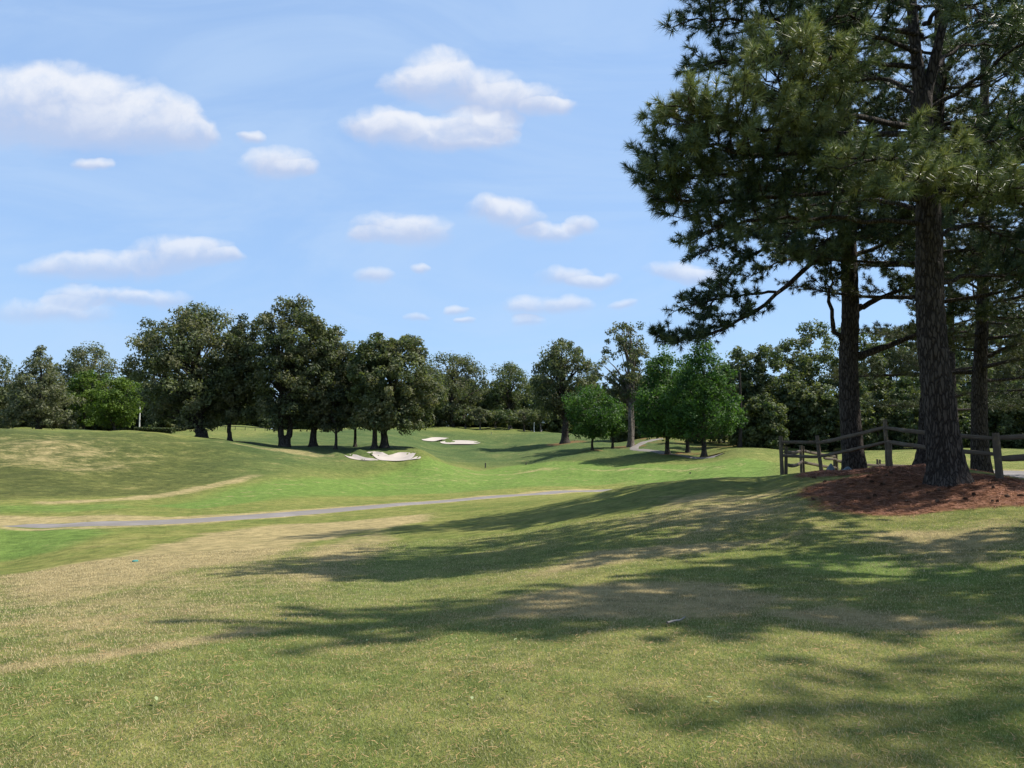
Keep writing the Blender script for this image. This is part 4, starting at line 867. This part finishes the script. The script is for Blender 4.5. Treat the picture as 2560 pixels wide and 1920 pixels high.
# stick lying on the lawn
q = [hit(*s_) for s_ in [(1668,1567),(1685,1562),(1700,1560),(1712,1553)]]; pts = np.array([[a, b, Hz(a, b) + .035] for a, b in q]); T = Tubes()
T.add(spline(pts, 12), np.linspace(.011, .006, 12), 7); T.add(np.array([pts[2], pts[2] + [.06, .05, .02]]), [.005, .003], 5)
c0 = pts[0].copy(); T.V = [v_ - c0 for v_ in T.V]; tag(link('fallen_stick', T.mesh('fallen_stick'), simple('bleached stick', (0.30, 0.26, 0.22)), None, c0), 'pale crooked stick lying on the shaded lawn', 'stick')
# turquoise sprinkler cap on the slope
p_ = ground(338, 1404); T = Tubes(); T.add(np.array([[0, 0, -.05], [0, 0, .02], [0, 0, .03], [0, 0, .03]]), [.06, .06, .05, .001], 16)
tag(link('sprinkler_cap', T.mesh('sprinkler_cap'), simple('turquoise plastic', (0.05, 0.2, 0.17)), None, p_), 'small turquoise cap set in the dry slope', 'cap')
# fallen cones on the straw
r = np.random.default_rng(9); nC = 0
while nC < 30:
    px, py = r.uniform(2030, 2555), r.uniform(1180, 1265)
    if py < 1172 + abs(px - 2230) * .09: continue
    p_ = ground(px, py)
    if abs(px - 2370) < 60 and py < 1215: continue
    o = tag(link('pine_cone', cone_me, M['cone'], None, p_ + [0, 0, .035]), 'small dark fallen pine cone lying on the red pine straw', 'pine cone', 'fallen pine cones on the straw')
    o.rotation_euler = (r.uniform(1, 2.2), r.uniform(-.5, .5), r.uniform(0, 6)); s_ = r.uniform(0.75, 1.15); o.scale = (s_, s_, s_); nC += 1
# pale fallen leaves
lv = np.array([(0, 0, 0), (.012, .008, .006), (.026, .011, .010), (.045, 0, .014), (.026, -.011, .010), (.012, -.008, .006)]); leaf_me = mesh_np('fallen_leaf', np.vstack([lv, lv + [0, 0, .001]]) * 0.95, np.array([[0, 1, 2, 3], [0, 3, 4, 5]]))
pl = simple('pale dry leaf', (0.24, 0.28, 0.13))
for px, py in [(1180,1762),(1266,1744),(1318,1760),(1285,1610),(1765,1755),(1800,1772),(1170,1692),(925,1590),(715,1558),(860,1770),(392,1765),(1530,1632),(1250,1640),(920,1608)]:
    p_ = ground(px, py); o = tag(link('fallen_leaf', leaf_me, pl, None, p_ + [0, 0, .03]), 'tiny pale fallen leaf on the near lawn', 'leaf', 'pale leaves fallen on the lawn'); o.rotation_euler = (r.uniform(-.3, .3), r.uniform(-.3, .3), r.uniform(0, 6))

# ------------------------------------------------------------------ near grass and fallen needles
def lookup(arr, bx, by):
    t_ = np.arctan2(bx, by); q = np.hypot(bx, by); i_ = np.clip(np.searchsorted(th[:-1], t_), 0, nT - 1); j_ = np.clip(np.searchsorted(rr, q), 0, len(rr) - 1)
    return arr[j_ * nT + i_]
r = np.random.default_rng(21); n = 330000
t_ = r.uniform(-.70, .70, n); q = np.exp(r.uniform(math.log(2.7), math.log(19), n)); bx, by = np.sin(t_) * q, np.cos(t_) * q
keep = (lookup(mulch, bx, by) < 0.35); bx, by, q = bx[keep], by[keep], q[keep]; n = len(bx)
bz = H(bx, by); a = r.uniform(0, 6.283, n); Lb = r.uniform(.010, .023, n) * (1 + .25 * np.log(q / 4).clip(0)); wb = .0020 * np.sqrt(q / 3.5) * (q / 3.5) ** .4
ln = r.uniform(.2, 1.1, n); root = np.stack([bx, by, bz - .004], -1)
tip = root + np.stack([np.cos(a) * ln * Lb, np.sin(a) * ln * Lb, Lb], -1); wv = np.stack([-np.sin(a), np.cos(a), np.zeros(n)], -1) * wb[:, None]
V = np.stack([root + wv, root - wv, tip], 1).reshape(-1, 3)
o = link('lawn_blades', mesh_np('lawn_blades', V, np.arange(3 * n).reshape(-1, 3), {'tint': np.repeat(r.uniform(0, 1, n), 3), 'dry': np.repeat(lookup(dry, bx, by), 3), 'lush': np.repeat(lookup(lush, bx, by), 3)}), None)
m, g = newmat('grass blades'); P = pos(g)
nz = g.m('SUBTRACT', g.m('ADD', g.m('ADD', g.m('MULTIPLY', g.noise(P, 0.16, 5, .6), .7), g.m('MULTIPLY', g.noise(P, .9, 5, .62), .9)), g.m('MULTIPLY', g.noise(P, 6, 5, .65), .7)), 1.15)
df = g.m('ADD', g.m('ADD', g.m('MULTIPLY', g.attr('dry'), 1.3), g.m('MULTIPLY', nz, 1.7)), g.m('MULTIPLY', g.m('SUBTRACT', g.attr('tint'), .5), .7))
gc = g.mix(g.attr('tint'), rgb(.165, .224, .07), rgb(.305, .335, .125)); c = g.mix(g.step(df, -.34, .55), gc, g.mix(g.attr('tint'), rgb(.36, .285, .145), rgb(.50, .41, .235)))
d = princ(g, c, .8, .15); tr = g.n('ShaderNodeBsdfTranslucent'); g.link(c, tr.inputs[0]); mx = g.n('ShaderNodeMixShader'); mx.inputs[0].default_value = .35; g.link(d, mx.inputs[1]); g.link(tr.outputs[0], mx.inputs[2]); finish(g, mx.outputs[0])
o.data.materials.append(m); tag(o, 'short mown grass blades of the near lawn', 'grass', kind='stuff')
def litter(name, label, n, smp, cols, Ls, wid, seed):
    r = np.random.default_rng(seed); bx, by = smp(r, n); n = len(bx); bz = H(bx, by); q = np.hypot(bx, by); a = r.uniform(0, 6.283, n); Lb = r.uniform(Ls[0], Ls[1], n) / 2
    d = np.stack([np.cos(a), np.sin(a), r.normal(0, .12, n)], -1) * Lb[:, None]; wv = np.stack([-np.sin(a), np.cos(a), r.normal(0, .3, n)], -1) * (wid * (q / 4) ** .7)[:, None]
    p_ = np.stack([bx, by, bz + r.uniform(.012, .03, n)], -1); V = np.stack([p_ - d + wv, p_ - d - wv, p_ + d - wv * .6, p_ + d + wv * .6], 1).reshape(-1, 3)
    m, g = newmat(name); finish(g, princ(g, g.mix(g.attr('tint'), rgb(*cols[0]), rgb(*cols[1])), .75, .2))
    tag(link(name, mesh_np(name, V, np.arange(4 * n).reshape(-1, 4), {'tint': np.repeat(r.uniform(0, 1, n), 4)}), m), label, 'needles', kind='stuff')
def near_smp(r, n):
    k = n // 5; tc_ = r.uniform(-.7, .7, k); qc = np.exp(r.uniform(math.log(2.8), math.log(9), k)); cx, cy = np.sin(tc_) * qc, np.cos(tc_) * qc
    i_ = r.integers(0, k, n); sp_ = .10 * qc[i_] / 4 + .02
    return cx[i_] + r.normal(0, 1, n) * sp_, cy[i_] + r.normal(0, 1, n) * sp_
litter('fallen_needles', 'orange brown fallen pine needles scattered over the near lawn', 13000, near_smp, ((.27, .155, .07), (.42, .27, .13)), (.014, .045), .0012, 31)
def mulch_smp(r, n):
    xx, yy = r.uniform(2, 20, n * 3), r.uniform(12, 27, n * 3); k = lookup(mulch, xx, yy) > r.uniform(.2, .8, n * 3); return xx[k][:n], yy[k][:n]
litter('pine_straw', 'red brown pine straw heaped round the pine trunks', 45000, mulch_smp, ((.10, .042, .026), (.33, .15, .085)), (.08, .2), .0016, 32)
print('tris', sum(len(me.polygons) for me in bpy.data.meshes))
